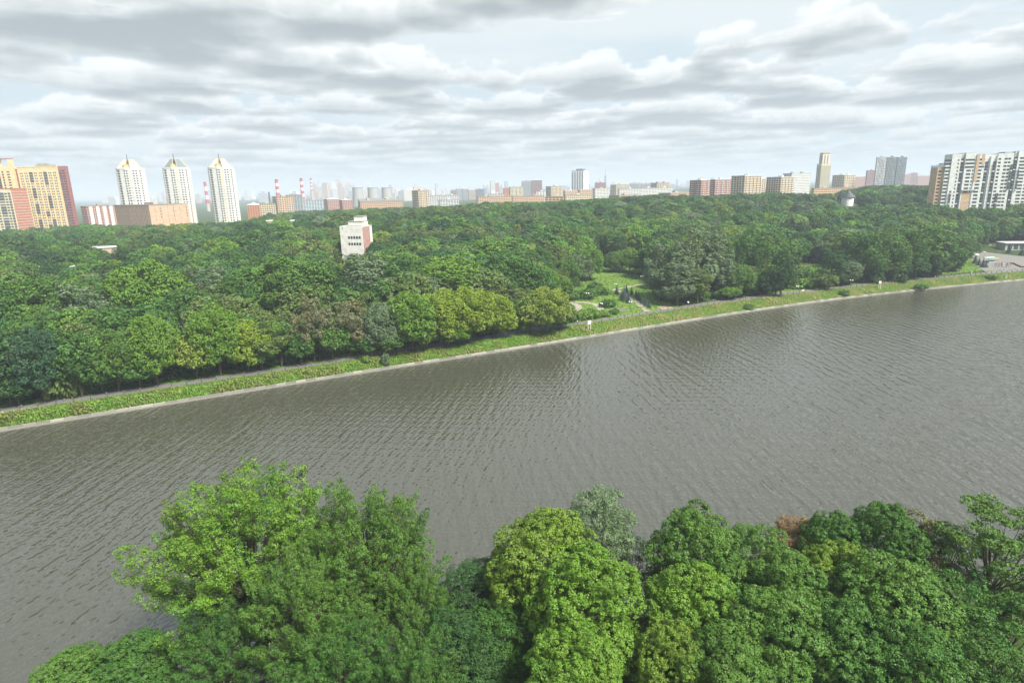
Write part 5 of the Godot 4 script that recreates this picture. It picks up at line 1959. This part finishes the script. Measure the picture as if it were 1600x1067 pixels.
# --- people: one continuous body meshed from tapered bones as surface nets
func figure(joints: Array, bones: Array, cell: float, paint: Callable) -> ArrayMesh:
	var lo := Vector3(9, 9, 9)
	var hi := -lo
	for j in joints:
		lo = lo.min(j[0] - Vector3.ONE * (j[1] + cell * 2))
		hi = hi.max(j[0] + Vector3.ONE * (j[1] + cell * 2))
	var n := Vector3i(((hi - lo) / cell).ceil()) + Vector3i.ONE
	var f := PackedFloat32Array()
	f.resize(n.x * n.y * n.z)
	f.fill(1.0)
	for b in bones:
		var ja: Array = joints[b[0]]
		var jb: Array = joints[b[1]]
		var a: Vector3 = ja[0]
		var d: Vector3 = jb[0] - a
		var l2 := maxf(d.length_squared(), 1e-6)
		var r := maxf(ja[1], jb[1]) + cell * 3.0
		var c0 := Vector3i(((a.min(jb[0]) - Vector3.ONE * r - lo) / cell).floor()).clamp(Vector3i.ZERO, n - Vector3i.ONE)
		var c1 := Vector3i(((a.max(jb[0]) + Vector3.ONE * r - lo) / cell).ceil()).clamp(Vector3i.ZERO, n - Vector3i.ONE)
		for x in range(c0.x, c1.x + 1):
			for y in range(c0.y, c1.y + 1):
				for z in range(c0.z, c1.z + 1):
					var p := lo + Vector3(x, y, z) * cell
					var t := clampf((p - a).dot(d) / l2, 0.0, 1.0)
					var v := p.distance_to(a + d * t) - lerpf(ja[1], jb[1], t)
					var i := (x * n.y + y) * n.z + z
					var o := f[i]
					var k := 0.035
					var h := clampf(0.5 + 0.5 * (o - v) / k, 0.0, 1.0)
					f[i] = lerpf(o, v, h) - k * h * (1.0 - h)
	var verts := PackedVector3Array()
	var cols := PackedColorArray()
	var where := {}
	var off := [Vector3i(0, 0, 0), Vector3i(1, 0, 0), Vector3i(0, 1, 0), Vector3i(1, 1, 0), Vector3i(0, 0, 1), Vector3i(1, 0, 1), Vector3i(0, 1, 1), Vector3i(1, 1, 1)]
	var at := func(x: int, y: int, z: int) -> float: return f[(x * n.y + y) * n.z + z]
	for x in n.x - 1:
		for y in n.y - 1:
			for z in n.z - 1:
				var neg := 0
				var vals := []
				for o in off:
					var v: float = f[((x + o.x) * n.y + y + o.y) * n.z + z + o.z]
					vals.append(v)
					if v < 0.0: neg += 1
				if neg == 0 or neg == 8:
					continue
				var sum := Vector3.ZERO
				var cnt := 0
				for e in [[0, 1], [2, 3], [4, 5], [6, 7], [0, 2], [1, 3], [4, 6], [5, 7], [0, 4], [1, 5], [2, 6], [3, 7]]:
					var va: float = vals[e[0]]
					var vb: float = vals[e[1]]
					if (va < 0.0) != (vb < 0.0):
						sum += Vector3(off[e[0]]).lerp(Vector3(off[e[1]]), va / (va - vb))
						cnt += 1
				where[(x * n.y + y) * n.z + z] = verts.size()
				var p := lo + (Vector3(x, y, z) + sum / cnt) * cell
				verts.append(p)
				cols.append(paint.call(p))
	var idx := PackedInt32Array()
	var nrm := PackedVector3Array()
	nrm.resize(verts.size())
	for x in range(1, n.x - 1):
		for y in range(1, n.y - 1):
			for z in range(1, n.z - 1):
				var a: float = at.call(x, y, z)
				for ax in 3:
					var b: float = at.call(x + (1 if ax == 0 else 0), y + (1 if ax == 1 else 0), z + (1 if ax == 2 else 0))
					if (a < 0.0) == (b < 0.0):
						continue
					var u := Vector3i(0, 1, 0) if ax == 0 else (Vector3i(0, 0, 1) if ax == 1 else Vector3i(1, 0, 0))
					var w := Vector3i(0, 0, 1) if ax == 0 else (Vector3i(1, 0, 0) if ax == 1 else Vector3i(0, 1, 0))
					var q := []
					for c in [Vector3i.ZERO, u, u + w, w]:
						q.append(where.get(((x - c.x) * n.y + y - c.y) * n.z + z - c.z, -1))
					if q.has(-1):
						continue
					var order := [0, 2, 1, 0, 3, 2] if a < 0.0 else [0, 1, 2, 0, 2, 3]
					for o in order:
						idx.append(q[o])
	for k in range(0, idx.size(), 3):
		var m := (verts[idx[k + 2]] - verts[idx[k]]).cross(verts[idx[k + 1]] - verts[idx[k]])
		for q in 3:
			nrm[idx[k + q]] += m
	for k in nrm.size():
		nrm[k] = nrm[k].normalized()
	var arr := []
	arr.resize(Mesh.ARRAY_MAX)
	arr[Mesh.ARRAY_VERTEX] = verts
	arr[Mesh.ARRAY_NORMAL] = nrm
	arr[Mesh.ARRAY_COLOR] = cols
	arr[Mesh.ARRAY_INDEX] = idx
	var mesh := ArrayMesh.new()
	mesh.add_surface_from_arrays(Mesh.PRIMITIVE_TRIANGLES, arr)
	return mesh

func body(pose: String, shirt: Color, trousers: Color, skin: Color) -> ArrayMesh:
	# joints: [place, radius]; y up, facing +z
	var j := {}
	if pose == "walk":
		j = {"pel": [Vector3(0, 0.93, 0), 0.13], "wai": [Vector3(0, 1.10, 0.01), 0.125], "che": [Vector3(0, 1.32, 0.01), 0.145], "nek": [Vector3(0, 1.49, 0.02), 0.055], "hea": [Vector3(0, 1.60, 0.04), 0.09], "cro": [Vector3(0, 1.67, 0.025), 0.092],
			"hl": [Vector3(0.09, 0.9, 0), 0.10], "kl": [Vector3(0.1, 0.50, 0.16), 0.062], "al": [Vector3(0.1, 0.09, 0.20), 0.045], "tl": [Vector3(0.11, 0.05, 0.36), 0.035],
			"hr": [Vector3(-0.09, 0.9, 0), 0.10], "kr": [Vector3(-0.1, 0.49, -0.02), 0.062], "ar": [Vector3(-0.1, 0.12, -0.26), 0.045], "tr": [Vector3(-0.11, 0.04, -0.14), 0.035],
			"sl": [Vector3(0.19, 1.41, 0), 0.06], "el": [Vector3(0.24, 1.13, -0.1), 0.045], "wl": [Vector3(0.24, 0.90, -0.06), 0.032], "fl": [Vector3(0.24, 0.80, -0.03), 0.034],
			"sr": [Vector3(-0.19, 1.41, 0), 0.06], "er": [Vector3(-0.24, 1.13, 0.06), 0.045], "wr": [Vector3(-0.23, 0.92, 0.18), 0.032], "fr": [Vector3(-0.23, 0.83, 0.22), 0.034]}
	elif pose == "sit":
		j = {"pel": [Vector3(0, 0.56, 0), 0.14], "wai": [Vector3(0, 0.74, -0.02), 0.125], "che": [Vector3(0, 0.97, -0.03), 0.145], "nek": [Vector3(0, 1.14, -0.01), 0.055], "hea": [Vector3(0, 1.25, 0.02), 0.09], "cro": [Vector3(0, 1.32, 0.0), 0.092],
			"hl": [Vector3(0.1, 0.54, 0.05), 0.10], "kl": [Vector3(0.13, 0.53, 0.46), 0.065], "al": [Vector3(0.13, 0.10, 0.46), 0.045], "tl": [Vector3(0.14, 0.05, 0.62), 0.035],
			"hr": [Vector3(-0.1, 0.54, 0.05), 0.10], "kr": [Vector3(-0.13, 0.53, 0.46), 0.065], "ar": [Vector3(-0.12, 0.10, 0.42), 0.045], "tr": [Vector3(-0.13, 0.05, 0.58), 0.035],
			"sl": [Vector3(0.19, 1.06, -0.03), 0.06], "el": [Vector3(0.24, 0.80, 0.05), 0.045], "wl": [Vector3(0.16, 0.66, 0.26), 0.032], "fl": [Vector3(0.13, 0.65, 0.34), 0.034],
			"sr": [Vector3(-0.19, 1.06, -0.03), 0.06], "er": [Vector3(-0.24, 0.80, 0.05), 0.045], "wr": [Vector3(-0.16, 0.66, 0.26), 0.032], "fr": [Vector3(-0.13, 0.65, 0.34), 0.034]}
	else:
		j = {"pel": [Vector3(0, 0.93, 0), 0.13], "wai": [Vector3(0, 1.10, 0), 0.125], "che": [Vector3(0, 1.32, 0), 0.145], "nek": [Vector3(0, 1.49, 0.01), 0.055], "hea": [Vector3(0, 1.60, 0.03), 0.09], "cro": [Vector3(0, 1.67, 0.015), 0.092],
			"hl": [Vector3(0.09, 0.9, 0), 0.10], "kl": [Vector3(0.11, 0.49, 0.02), 0.062], "al": [Vector3(0.12, 0.09, -0.01), 0.045], "tl": [Vector3(0.14, 0.045, 0.14), 0.035],
			"hr": [Vector3(-0.09, 0.9, 0), 0.10], "kr": [Vector3(-0.11, 0.49, 0.02), 0.062], "ar": [Vector3(-0.12, 0.09, -0.01), 0.045], "tr": [Vector3(-0.14, 0.045, 0.14), 0.035],
			"sl": [Vector3(0.19, 1.41, 0), 0.06], "el": [Vector3(0.25, 1.13, -0.02), 0.045], "wl": [Vector3(0.25, 0.89, 0.05), 0.032], "fl": [Vector3(0.25, 0.79, 0.07), 0.034],
			"sr": [Vector3(-0.19, 1.41, 0), 0.06], "er": [Vector3(-0.25, 1.13, -0.02), 0.045], "wr": [Vector3(-0.25, 0.89, 0.05), 0.032], "fr": [Vector3(-0.25, 0.79, 0.07), 0.034]}
	var keys := j.keys()
	var joints := []
	for k in keys:
		joints.append(j[k])
	var bones := []
	for b in ["pel wai", "wai che", "che nek", "nek hea", "hea cro", "pel hl", "pel hr", "hl kl", "kl al", "al tl", "hr kr", "kr ar", "ar tr", "che sl", "sl el", "el wl", "wl fl", "che sr", "sr er", "er wr", "wr fr"]:
		var s: PackedStringArray = b.split(" ")
		bones.append([keys.find(s[0]), keys.find(s[1])])
	var neck: float = j["nek"][0].y
	var hip: float = j["pel"][0].y
	var wrist_l: Vector3 = j["wl"][0]
	var wrist_r: Vector3 = j["wr"][0]
	var knee: float = j["kl"][0].z
	var paint := func(p: Vector3) -> Color:
		if p.y > neck + 0.03: return skin
		if p.distance_to(wrist_l) < 0.12 or p.distance_to(wrist_r) < 0.12: return skin
		if p.y < 0.1: return Color(0.06, 0.055, 0.05)
		if p.y < hip or (pose == "sit" and p.z > 0.12 and p.y < hip + 0.06): return trousers
		return shirt
	return figure(joints, bones, 0.032, paint)

func build_people() -> void:
	var cloth := StandardMaterial3D.new()
	cloth.vertex_color_use_as_albedo = true
	cloth.roughness = 0.85
	var hair_m := [plain("hair_dark", srgb(0.03, 0.022, 0.016)), plain("hair_brown", srgb(0.10, 0.06, 0.035))]
	var skin := Color(0.42, 0.27, 0.19)
	var hair := lathe([[0.075, -0.075], [0.104, -0.04], [0.108, 0.02], [0.085, 0.075], [0.045, 0.105], [0.002, 0.112]], 12)
	var white := Color(0.7, 0.7, 0.68)
	var looks := {"w": white, "g": Color(0.2, 0.2, 0.22), "b": Color(0.08, 0.12, 0.28), "t": Color(0.42, 0.32, 0.2), "r": Color(0.35, 0.08, 0.08), "m": Color(0.32, 0.24, 0.36), "k": Color(0.03, 0.03, 0.035)}
	var made := {}
	# [pixel x, row of the feet, pose, shirt, trousers, turn, label]
	var list := [
		[902, 506.5, "walk", "w", "k", 1.2, "person in white top and dark trousers walking on the promenade"],
		[822, 517, "sit", "w", "g", 0.47, "person in white top sitting on the bench by the golden tree"],
		[829, 517.5, "stand", "g", "k", 2.2, "person in dark grey standing at the bench by the golden tree"],
		[833, 517.5, "walk", "w", "b", -1.5, "person in white top and blue trousers walking off from the bench"],
		[724, 533.5, "walk", "w", "b", 1.3, "person in white top and blue trousers alone on the promenade"],
		[582, 550.5, "sit", "w", "k", 0.47, "person in white top sitting beside the bare promenade bench"],
		[587, 550, "stand", "w", "t", 0.4, "person in white top and tan trousers standing at the bench"],
		[1222, 461, "walk", "w", "k", 1.2, "person in white walking below the dark upright tree"],
		[1462, 435, "walk", "w", "g", -1.8, "person in white walking near the plaza end of the promenade"],
		[1519, 428, "stand", "w", "w", 0.3, "person all in white standing on the lawn edge by the plaza"],
	]
	var rng := RandomNumberGenerator.new()
	rng.seed = 6
	var tops := ["g", "t", "m", "r", "t", "g", "w", "t"]
	for i in 26:
		list.append([1556.0 + (i % 9) * 2.9 + rng.randf_range(-1.2, 1.2), 413.5 + (i / 9) * 2.4 + rng.randf_range(-0.6, 0.6), "stand" if i % 3 else "walk", tops[i % 8], ["k", "b", "g"][i % 3], rng.randf() * TAU, "person in %s in the small crowd on the plaza" % {"g": "dark grey", "t": "tan", "m": "mauve", "r": "dark red", "w": "white"}[tops[i % 8]]])
	for e in list:
		var key: String = e[2] + e[3] + e[4]
		if not made.has(key):
			made[key] = body(e[2], looks[e[3]], looks[e[4]], skin)
		var p := ground_seen(e[0], e[1])
		if inland(p.x, p.z) < bank_width(p.x) + 5.0 and inland(p.x, p.z) > bank_width(p.x) - 0.3:
			p.y += 0.08
		else:
			p.y += 0.1
		var crowd: bool = (e[6] as String).contains("crowd")
		var t := thing("person", e[6], "person", p, e[5], "crowd on the plaza" if crowd else "people by the canal")
		var figure_ := part("body", made[key], cloth, t)
		var top := 1.32 if e[2] == "sit" else 1.67
		part("hair", hair, hair_m[rng.randi() % 2], figure_, Transform3D(Basis(Vector3.RIGHT, -0.35), Vector3(0, top + 0.015, 0.0 if e[2] == "sit" else 0.012)))

func build_plaza() -> void:
	var white := wall("white", 0.62, 0.62, 0.6)
	var dark := plain("loggia_glass", srgb(0.06, 0.075, 0.085), 0.25, 0.5)
	# long pale pavilion behind the plaza
	var a := ground_seen(1571, 391)
	var t := thing("pavilion", "long low pale pavilion behind the plaza", "building", a, -0.18)
	box("wall", Vector3(0, -0.5, -12), Vector3(46, 5.0, 0), wall("pale_grey", 0.44, 0.46, 0.45), t)
	box("roof", Vector3(-0.6, 5.0, -12.6), Vector3(46.6, 5.5, 0.8), wall("shed_roof", 0.50, 0.51, 0.52), t)
	for i in 11:
		part("window", unit_box, dark, t, pane_at(0, 3.0 + i * 4.0, 2.2, 3.0, 3.2, 0.0))
	# kiosk with teal and yellow awnings
	var p := ground_seen(1550, 410)
	t = thing("kiosk", "kiosk with a teal and a yellow awning on the plaza", "kiosk", p, 0.3)
	box("counter", Vector3(-4, -0.2, -2), Vector3(4, 1.1, 1.4), wall("kiosk", 0.4, 0.38, 0.34), t)
	for x in [-4.0, 0.0, 4.0]:
		for z in [-2.0, 1.6]:
			box("post", Vector3(x - 0.07, 1.1 if z < 1.5 else -0.2, z - 0.07), Vector3(x + 0.07, 2.7, z + 0.07), white, t)
	part("awning", joined([[unit_box, Transform3D(Basis(Vector3.RIGHT, 0.12) * Basis.from_scale(Vector3(4.3, 0.12, 5.2)), Vector3(-2.2, 2.8, 0))]]), plain("teal", srgb(0.05, 0.25, 0.25)), t)
	part("awning", joined([[unit_box, Transform3D(Basis(Vector3.RIGHT, 0.12) * Basis.from_scale(Vector3(4.3, 0.12, 5.2)), Vector3(2.2, 2.8, 0))]]), plain("canvas_yellow", srgb(0.30, 0.23, 0.06)), t)
	box("roof_board", Vector3(-4.2, 2.95, -2.6), Vector3(4.2, 3.25, -1.4), white, t)
	# white tent beside the spruces
	p = ground_seen(1522, 403)
	t = thing("tent", "small white peaked tent beside the plaza spruces", "tent", p, 0.2)
	for x in [-1.8, 1.8]:
		for z in [-1.8, 1.8]:
			box("post", Vector3(x - 0.05, -0.2, z - 0.05), Vector3(x + 0.05, 2.4, z + 0.05), white, t)
	part("canopy", poly_prism([Vector2(-2.1, -2.1), Vector2(-2.1, 2.1), Vector2(2.1, 2.1), Vector2(2.1, -2.1)], 2.3, 4.0, 0.06), plain("canvas_white", srgb(0.75, 0.75, 0.74)), t)
	# curved low wall on the plaza
	var path := []
	for q in [[1580, 412], [1586, 413], [1592, 416], [1598, 418], [1606, 418.5], [1616, 418]]:
		path.append(ground_seen(q[0], q[1]) + Vector3(0, 0.1, 0))
	t = thing("low_wall", "curving low brown wall across the plaza", "wall", path[0])
	for i in path.size() - 1:
		var m0: Vector3 = path[i] - path[0]
		var m1: Vector3 = path[i + 1] - path[0]
		var d := m1 - m0
		part("segment", unit_box, wall("low_wall", 0.22, 0.15, 0.1), t, Transform3D(Basis(Vector3.UP, atan2(-d.z, d.x)) * Basis.from_scale(Vector3(d.length() + 0.3, 0.9, 0.5)), (m0 + m1) * 0.5 + Vector3(0, 0.35, 0)))
	# parked cars by the tent
	var body_m := [plain("car_dark", srgb(0.03, 0.03, 0.035), 0.25, 0.5), plain("car_white", srgb(0.7, 0.7, 0.7), 0.25, 0.5)]
	var spots := [[1517, 400.5], [1527, 395]]
	for i in 2:
		p = ground_seen(spots[i][0], spots[i][1])
		t = thing("parked_car", ["black parked car beside the white tent", "white parked car at the edge of the plaza"][i], "car", p, 0.9)
		part("body", joined([[unit_box, box_at(Vector3(-2.1, 0.35, -0.86), Vector3(2.1, 0.85, 0.86))], [poly_prism([Vector2(-1.4, -0.8), Vector2(-1.4, 0.8), Vector2(1.1, 0.8), Vector2(1.1, -0.8)], 0.85, 1.42, 0.78), Transform3D.IDENTITY]]), body_m[i], t)
		part("side_glass", poly_prism([Vector2(-1.42, -0.82), Vector2(-1.42, 0.82), Vector2(1.12, 0.82), Vector2(1.12, -0.82)], 0.9, 1.3, 0.83), dark, t)
		for x in [-1.35, 1.35]:
			for z in [-0.8, 0.8]:
				part("wheel", lathe([[0.02, -0.1], [0.32, -0.1], [0.32, 0.1], [0.02, 0.1]], 12), plain("tyre", srgb(0.03, 0.03, 0.03)), t, Transform3D(Basis(Vector3.RIGHT, PI / 2), Vector3(x, 0.32, z)))

func build_plants() -> void:
	var rng := RandomNumberGenerator.new()
	rng.seed = 55
	# blue spruces
	var sp := [[805, 494, 466], [799.5, 493, 481], [964, 460, 444.5], [975, 470, 446], [972, 466, 452], [979, 458, 443], [982, 473, 456], [987, 460, 447], [994, 465, 452], [998, 469, 454], [1004, 475, 460], [1009, 478, 464], [1014, 481, 467], [1524, 412, 396], [1530, 415, 401], [1536, 418, 403], [1541, 418, 406], [1577, 396, 380], [1597, 399, 385]]
	for i in sp.size():
		var p := ground_seen(sp[i][0], sp[i][1])
		var h: float = height_for(Vector2(p.x, p.z), sp[i][2]) - p.y
		var where := "beside the golden tree" if i < 2 else ("lining the diagonal path" if i < 13 else "beside the plaza")
		far_tree("spruce_tree", ("small " if i == 1 else "") + "blue-green spruce " + where, "tree", "blue spruces", "spruce", i, "spruce", p, h, h * 0.62, rng.randf() * TAU)
	# shrubs of the clearing and the foot of the woods
	var sh := [[950, 480, 468, 24, "green"], [962, 489, 482, 12, "green"], [925, 497, 483, 30, "bright"], [908, 499, 486, 26, "bright"], [893, 503, 487, 26, "mid"], [942, 494, 485, 24, "bright"], [958, 491, 484, 16, "mid"], [876, 506, 490, 26, "deep"], [915, 466, 452, 34, "green"], [940, 460, 449, 30, "mid"], [895, 468, 452, 26, "mid"], [930, 452, 441, 24, "green"], [1250, 433, 416, 36, "mid"], [1264, 431, 418, 28, "bright"], [1276, 430, 419, 24, "mid"], [1242, 450, 434, 34, "bright"], [1262, 450, 436, 30, "mid"], [1232, 448, 432, 20, "olive"], [1280, 447, 430, 28, "olive"], [1440, 432, 421, 20, "olive"], [1455, 431, 419, 22, "olive"], [1492, 423, 413, 18, "grey"], [1405, 441, 427, 24, "deep"], [1370, 443, 430, 22, "deep"], [603, 571, 552, 14, "grey"], [571, 566, 556, 12, "bright"], [1440, 452, 444, 20, "green"], [1170, 483, 475, 16, "mid"], [1320, 462, 453, 16, "mid"], [1550, 436, 430, 18, "green"]]
	var words := {"deep": "dark green", "green": "plain green", "mid": "leaf green", "bright": "bright green", "olive": "olive", "grey": "grey-green"}
	for i in sh.size():
		var e: Array = sh[i]
		var p := ground_seen(e[0], e[1])
		var h: float = maxf(height_for(Vector2(p.x, p.z), e[2]) - p.y, 0.8)
		var where := "growing on the grass bank" if inland(p.x, p.z) < 10.0 else "in the open park clearing"
		far_tree("shrub", "%s rounded shrub %s" % [words[e[4]], where], "shrub", "park shrubs", "shrub", i, e[4], p, h, float(e[3]) * seen_at(p).z / LENS, rng.randf() * TAU)
	# undergrowth at the foot of the woods, nobody could count it
	var tones := ["deep", "green", "mid", "green"]
	var all := []
	var cols := []
	for i in 1500:
		var x := rng.randf_range(-180.0, 420.0)
		var p := behind(x, bank_width(x) + rng.randf_range(8.0, 26.0))
		var k := seen_at(p)
		if (k.x > 795 and k.x < 1070) or (k.x > 1215 and k.x < 1285) or k.x > 1470:
			continue
		var s := rng.randf_range(0.6, 1.5)
		all.append(Transform3D(Basis(Vector3.UP, rng.randf() * TAU) * Basis.from_scale(Vector3(s, s * rng.randf_range(0.7, 1.2), s)), p))
		cols.append((leaf_tones[tones[rng.randi() % 4]] as StandardMaterial3D).albedo_color.srgb_to_linear() * tint(rng, 0.2))
	scatter("undergrowth", "dense green undergrowth at the foot of the promenade trees", "undergrowth", far_kinds["shrub"][0][0], leaf_tones["white"], all, cols)
	# tall grass and weeds on the bank
	var blades := []
	for i in 26:
		var a := rng.randf() * TAU
		var d := Vector3(cos(a), 0, sin(a))
		var b := d * rng.randf_range(0.0, 0.35)
		var lean_ := (d * rng.randf_range(0.05, 0.5) + Vector3.UP).normalized()
		var l := rng.randf_range(0.25, 0.6)
		var s := lean_.cross(d.rotated(Vector3.UP, 0.7)).normalized() * 0.035
		blades.append([b - s, b + s, b + lean_ * l + s * 0.3, b + lean_ * l - s * 0.3])
	var v := PackedVector3Array()
	var nn := PackedVector3Array()
	for q in blades:
		v.append_array(PackedVector3Array(q))
		var nrm: Vector3 = (((q[2] - q[0]) as Vector3).cross(q[1] - q[0]).normalized() * 0.5 + Vector3.UP).normalized()
		for k in 4:
			nn.append(nrm)
	var arr := []
	arr.resize(Mesh.ARRAY_MAX)
	arr[Mesh.ARRAY_VERTEX] = v
	arr[Mesh.ARRAY_NORMAL] = nn
	arr[Mesh.ARRAY_INDEX] = leaf_pattern(v.size() / 4)
	var tuft := ArrayMesh.new()
	tuft.add_surface_from_arrays(Mesh.PRIMITIVE_TRIANGLES, arr)
	var patchy := FastNoiseLite.new()
	patchy.seed = 14
	patchy.frequency = 0.09
	all = []
	cols = []
	for i in 60000:
		var x := rng.randf_range(-175.0, 400.0)
		var w := bank_width(x)
		var s := rng.randf_range(0.8, w - 0.2)
		var p := behind(x, s)
		var n := patchy.get_noise_2d(p.x, p.z)
		var size := rng.randf_range(0.4, 0.85) * (1.0 + maxf(n, 0.0) * 1.3) * (0.75 if s > w * 0.62 and x < 20.0 else 1.0)
		all.append(Transform3D(Basis(Vector3.UP, rng.randf() * TAU) * Basis.from_scale(Vector3(size, size, size)), p))
		var dry := clampf(0.35 + n * 0.9 + rng.randfn() * 0.18 + (0.15 if x > 30.0 else -0.1), 0.0, 1.0)
		cols.append(Color(0.12, 0.23, 0.028).lerp(Color(0.27, 0.27, 0.10), dry) * rng.randf_range(0.75, 1.25))
	scatter("bank_grass", "tall weedy grass, partly dry, on the bank below the railing", "grass", tuft, leaf_tones["white"], all, cols)
	all = []
	cols = []
	for i in 26000:
		var k := Vector2(rng.randf_range(-140.0, 400.0), rng.randf_range(5.8, 90.0))
		var p := behind(k.x, bank_width(k.x) + k.y, 0.06)
		var c := seen_at(p)
		var in_open := (c.x > 800 and c.x < 1070 and c.y > 425) or (c.x > 1215 and c.x < 1330) or (c.x > 1430 and c.x < 1530)
		if not in_open and k.y > 9.0:
			continue
		var size := rng.randf_range(0.4, 0.9)
		all.append(Transform3D(Basis(Vector3.UP, rng.randf() * TAU) * Basis.from_scale(Vector3(size * 1.5, size, size * 1.5)), p))
		var n := patchy.get_noise_2d(p.x * 0.5, p.z * 0.5)
		cols.append(Color(0.11, 0.21, 0.026).lerp(Color(0.22, 0.24, 0.065), clampf(0.3 + n, 0.0, 1.0)) * rng.randf_range(0.75, 1.25))
	scatter("lawn_grass", "short grass of the park lawns behind the promenade", "grass", tuft, leaf_tones["white"], all, cols)

func scatter(called: String, label: String, category: String, mesh: Mesh, mat: Material, places: Array, cols: Array) -> void:
	var mm := MultiMesh.new()
	mm.transform_format = MultiMesh.TRANSFORM_3D
	mm.use_colors = true
	mm.mesh = mesh
	mm.instance_count = places.size()
	for i in places.size():
		mm.set_instance_transform(i, places[i])
		mm.set_instance_color(i, cols[i])
	var o := MultiMeshInstance3D.new()
	o.name = numbered(called, self)
	o.multimesh = mm
	o.material_override = mat
	add_child(o)
	tag(o, label, category, "", "stuff")

func _ready() -> void:
	unit_box = BoxMesh.new()
	light_and_lens()
	print("sky ", Time.get_ticks_msec())
	build_land()
	print("land ", Time.get_ticks_msec())
	build_city()
	print("city ", Time.get_ticks_msec())
	make_tones()
	make_far_kinds()
	make_near_kinds()
	print("kinds ", Time.get_ticks_msec())
	build_near_trees()
	build_far_trees()
	print("trees ", Time.get_ticks_msec())
	build_railing()
	build_lamps()
	build_benches()
	build_signs()
	build_plaza()
	build_plants()
	print("plants ", Time.get_ticks_msec())
	build_people()
	print("people ", Time.get_ticks_msec())
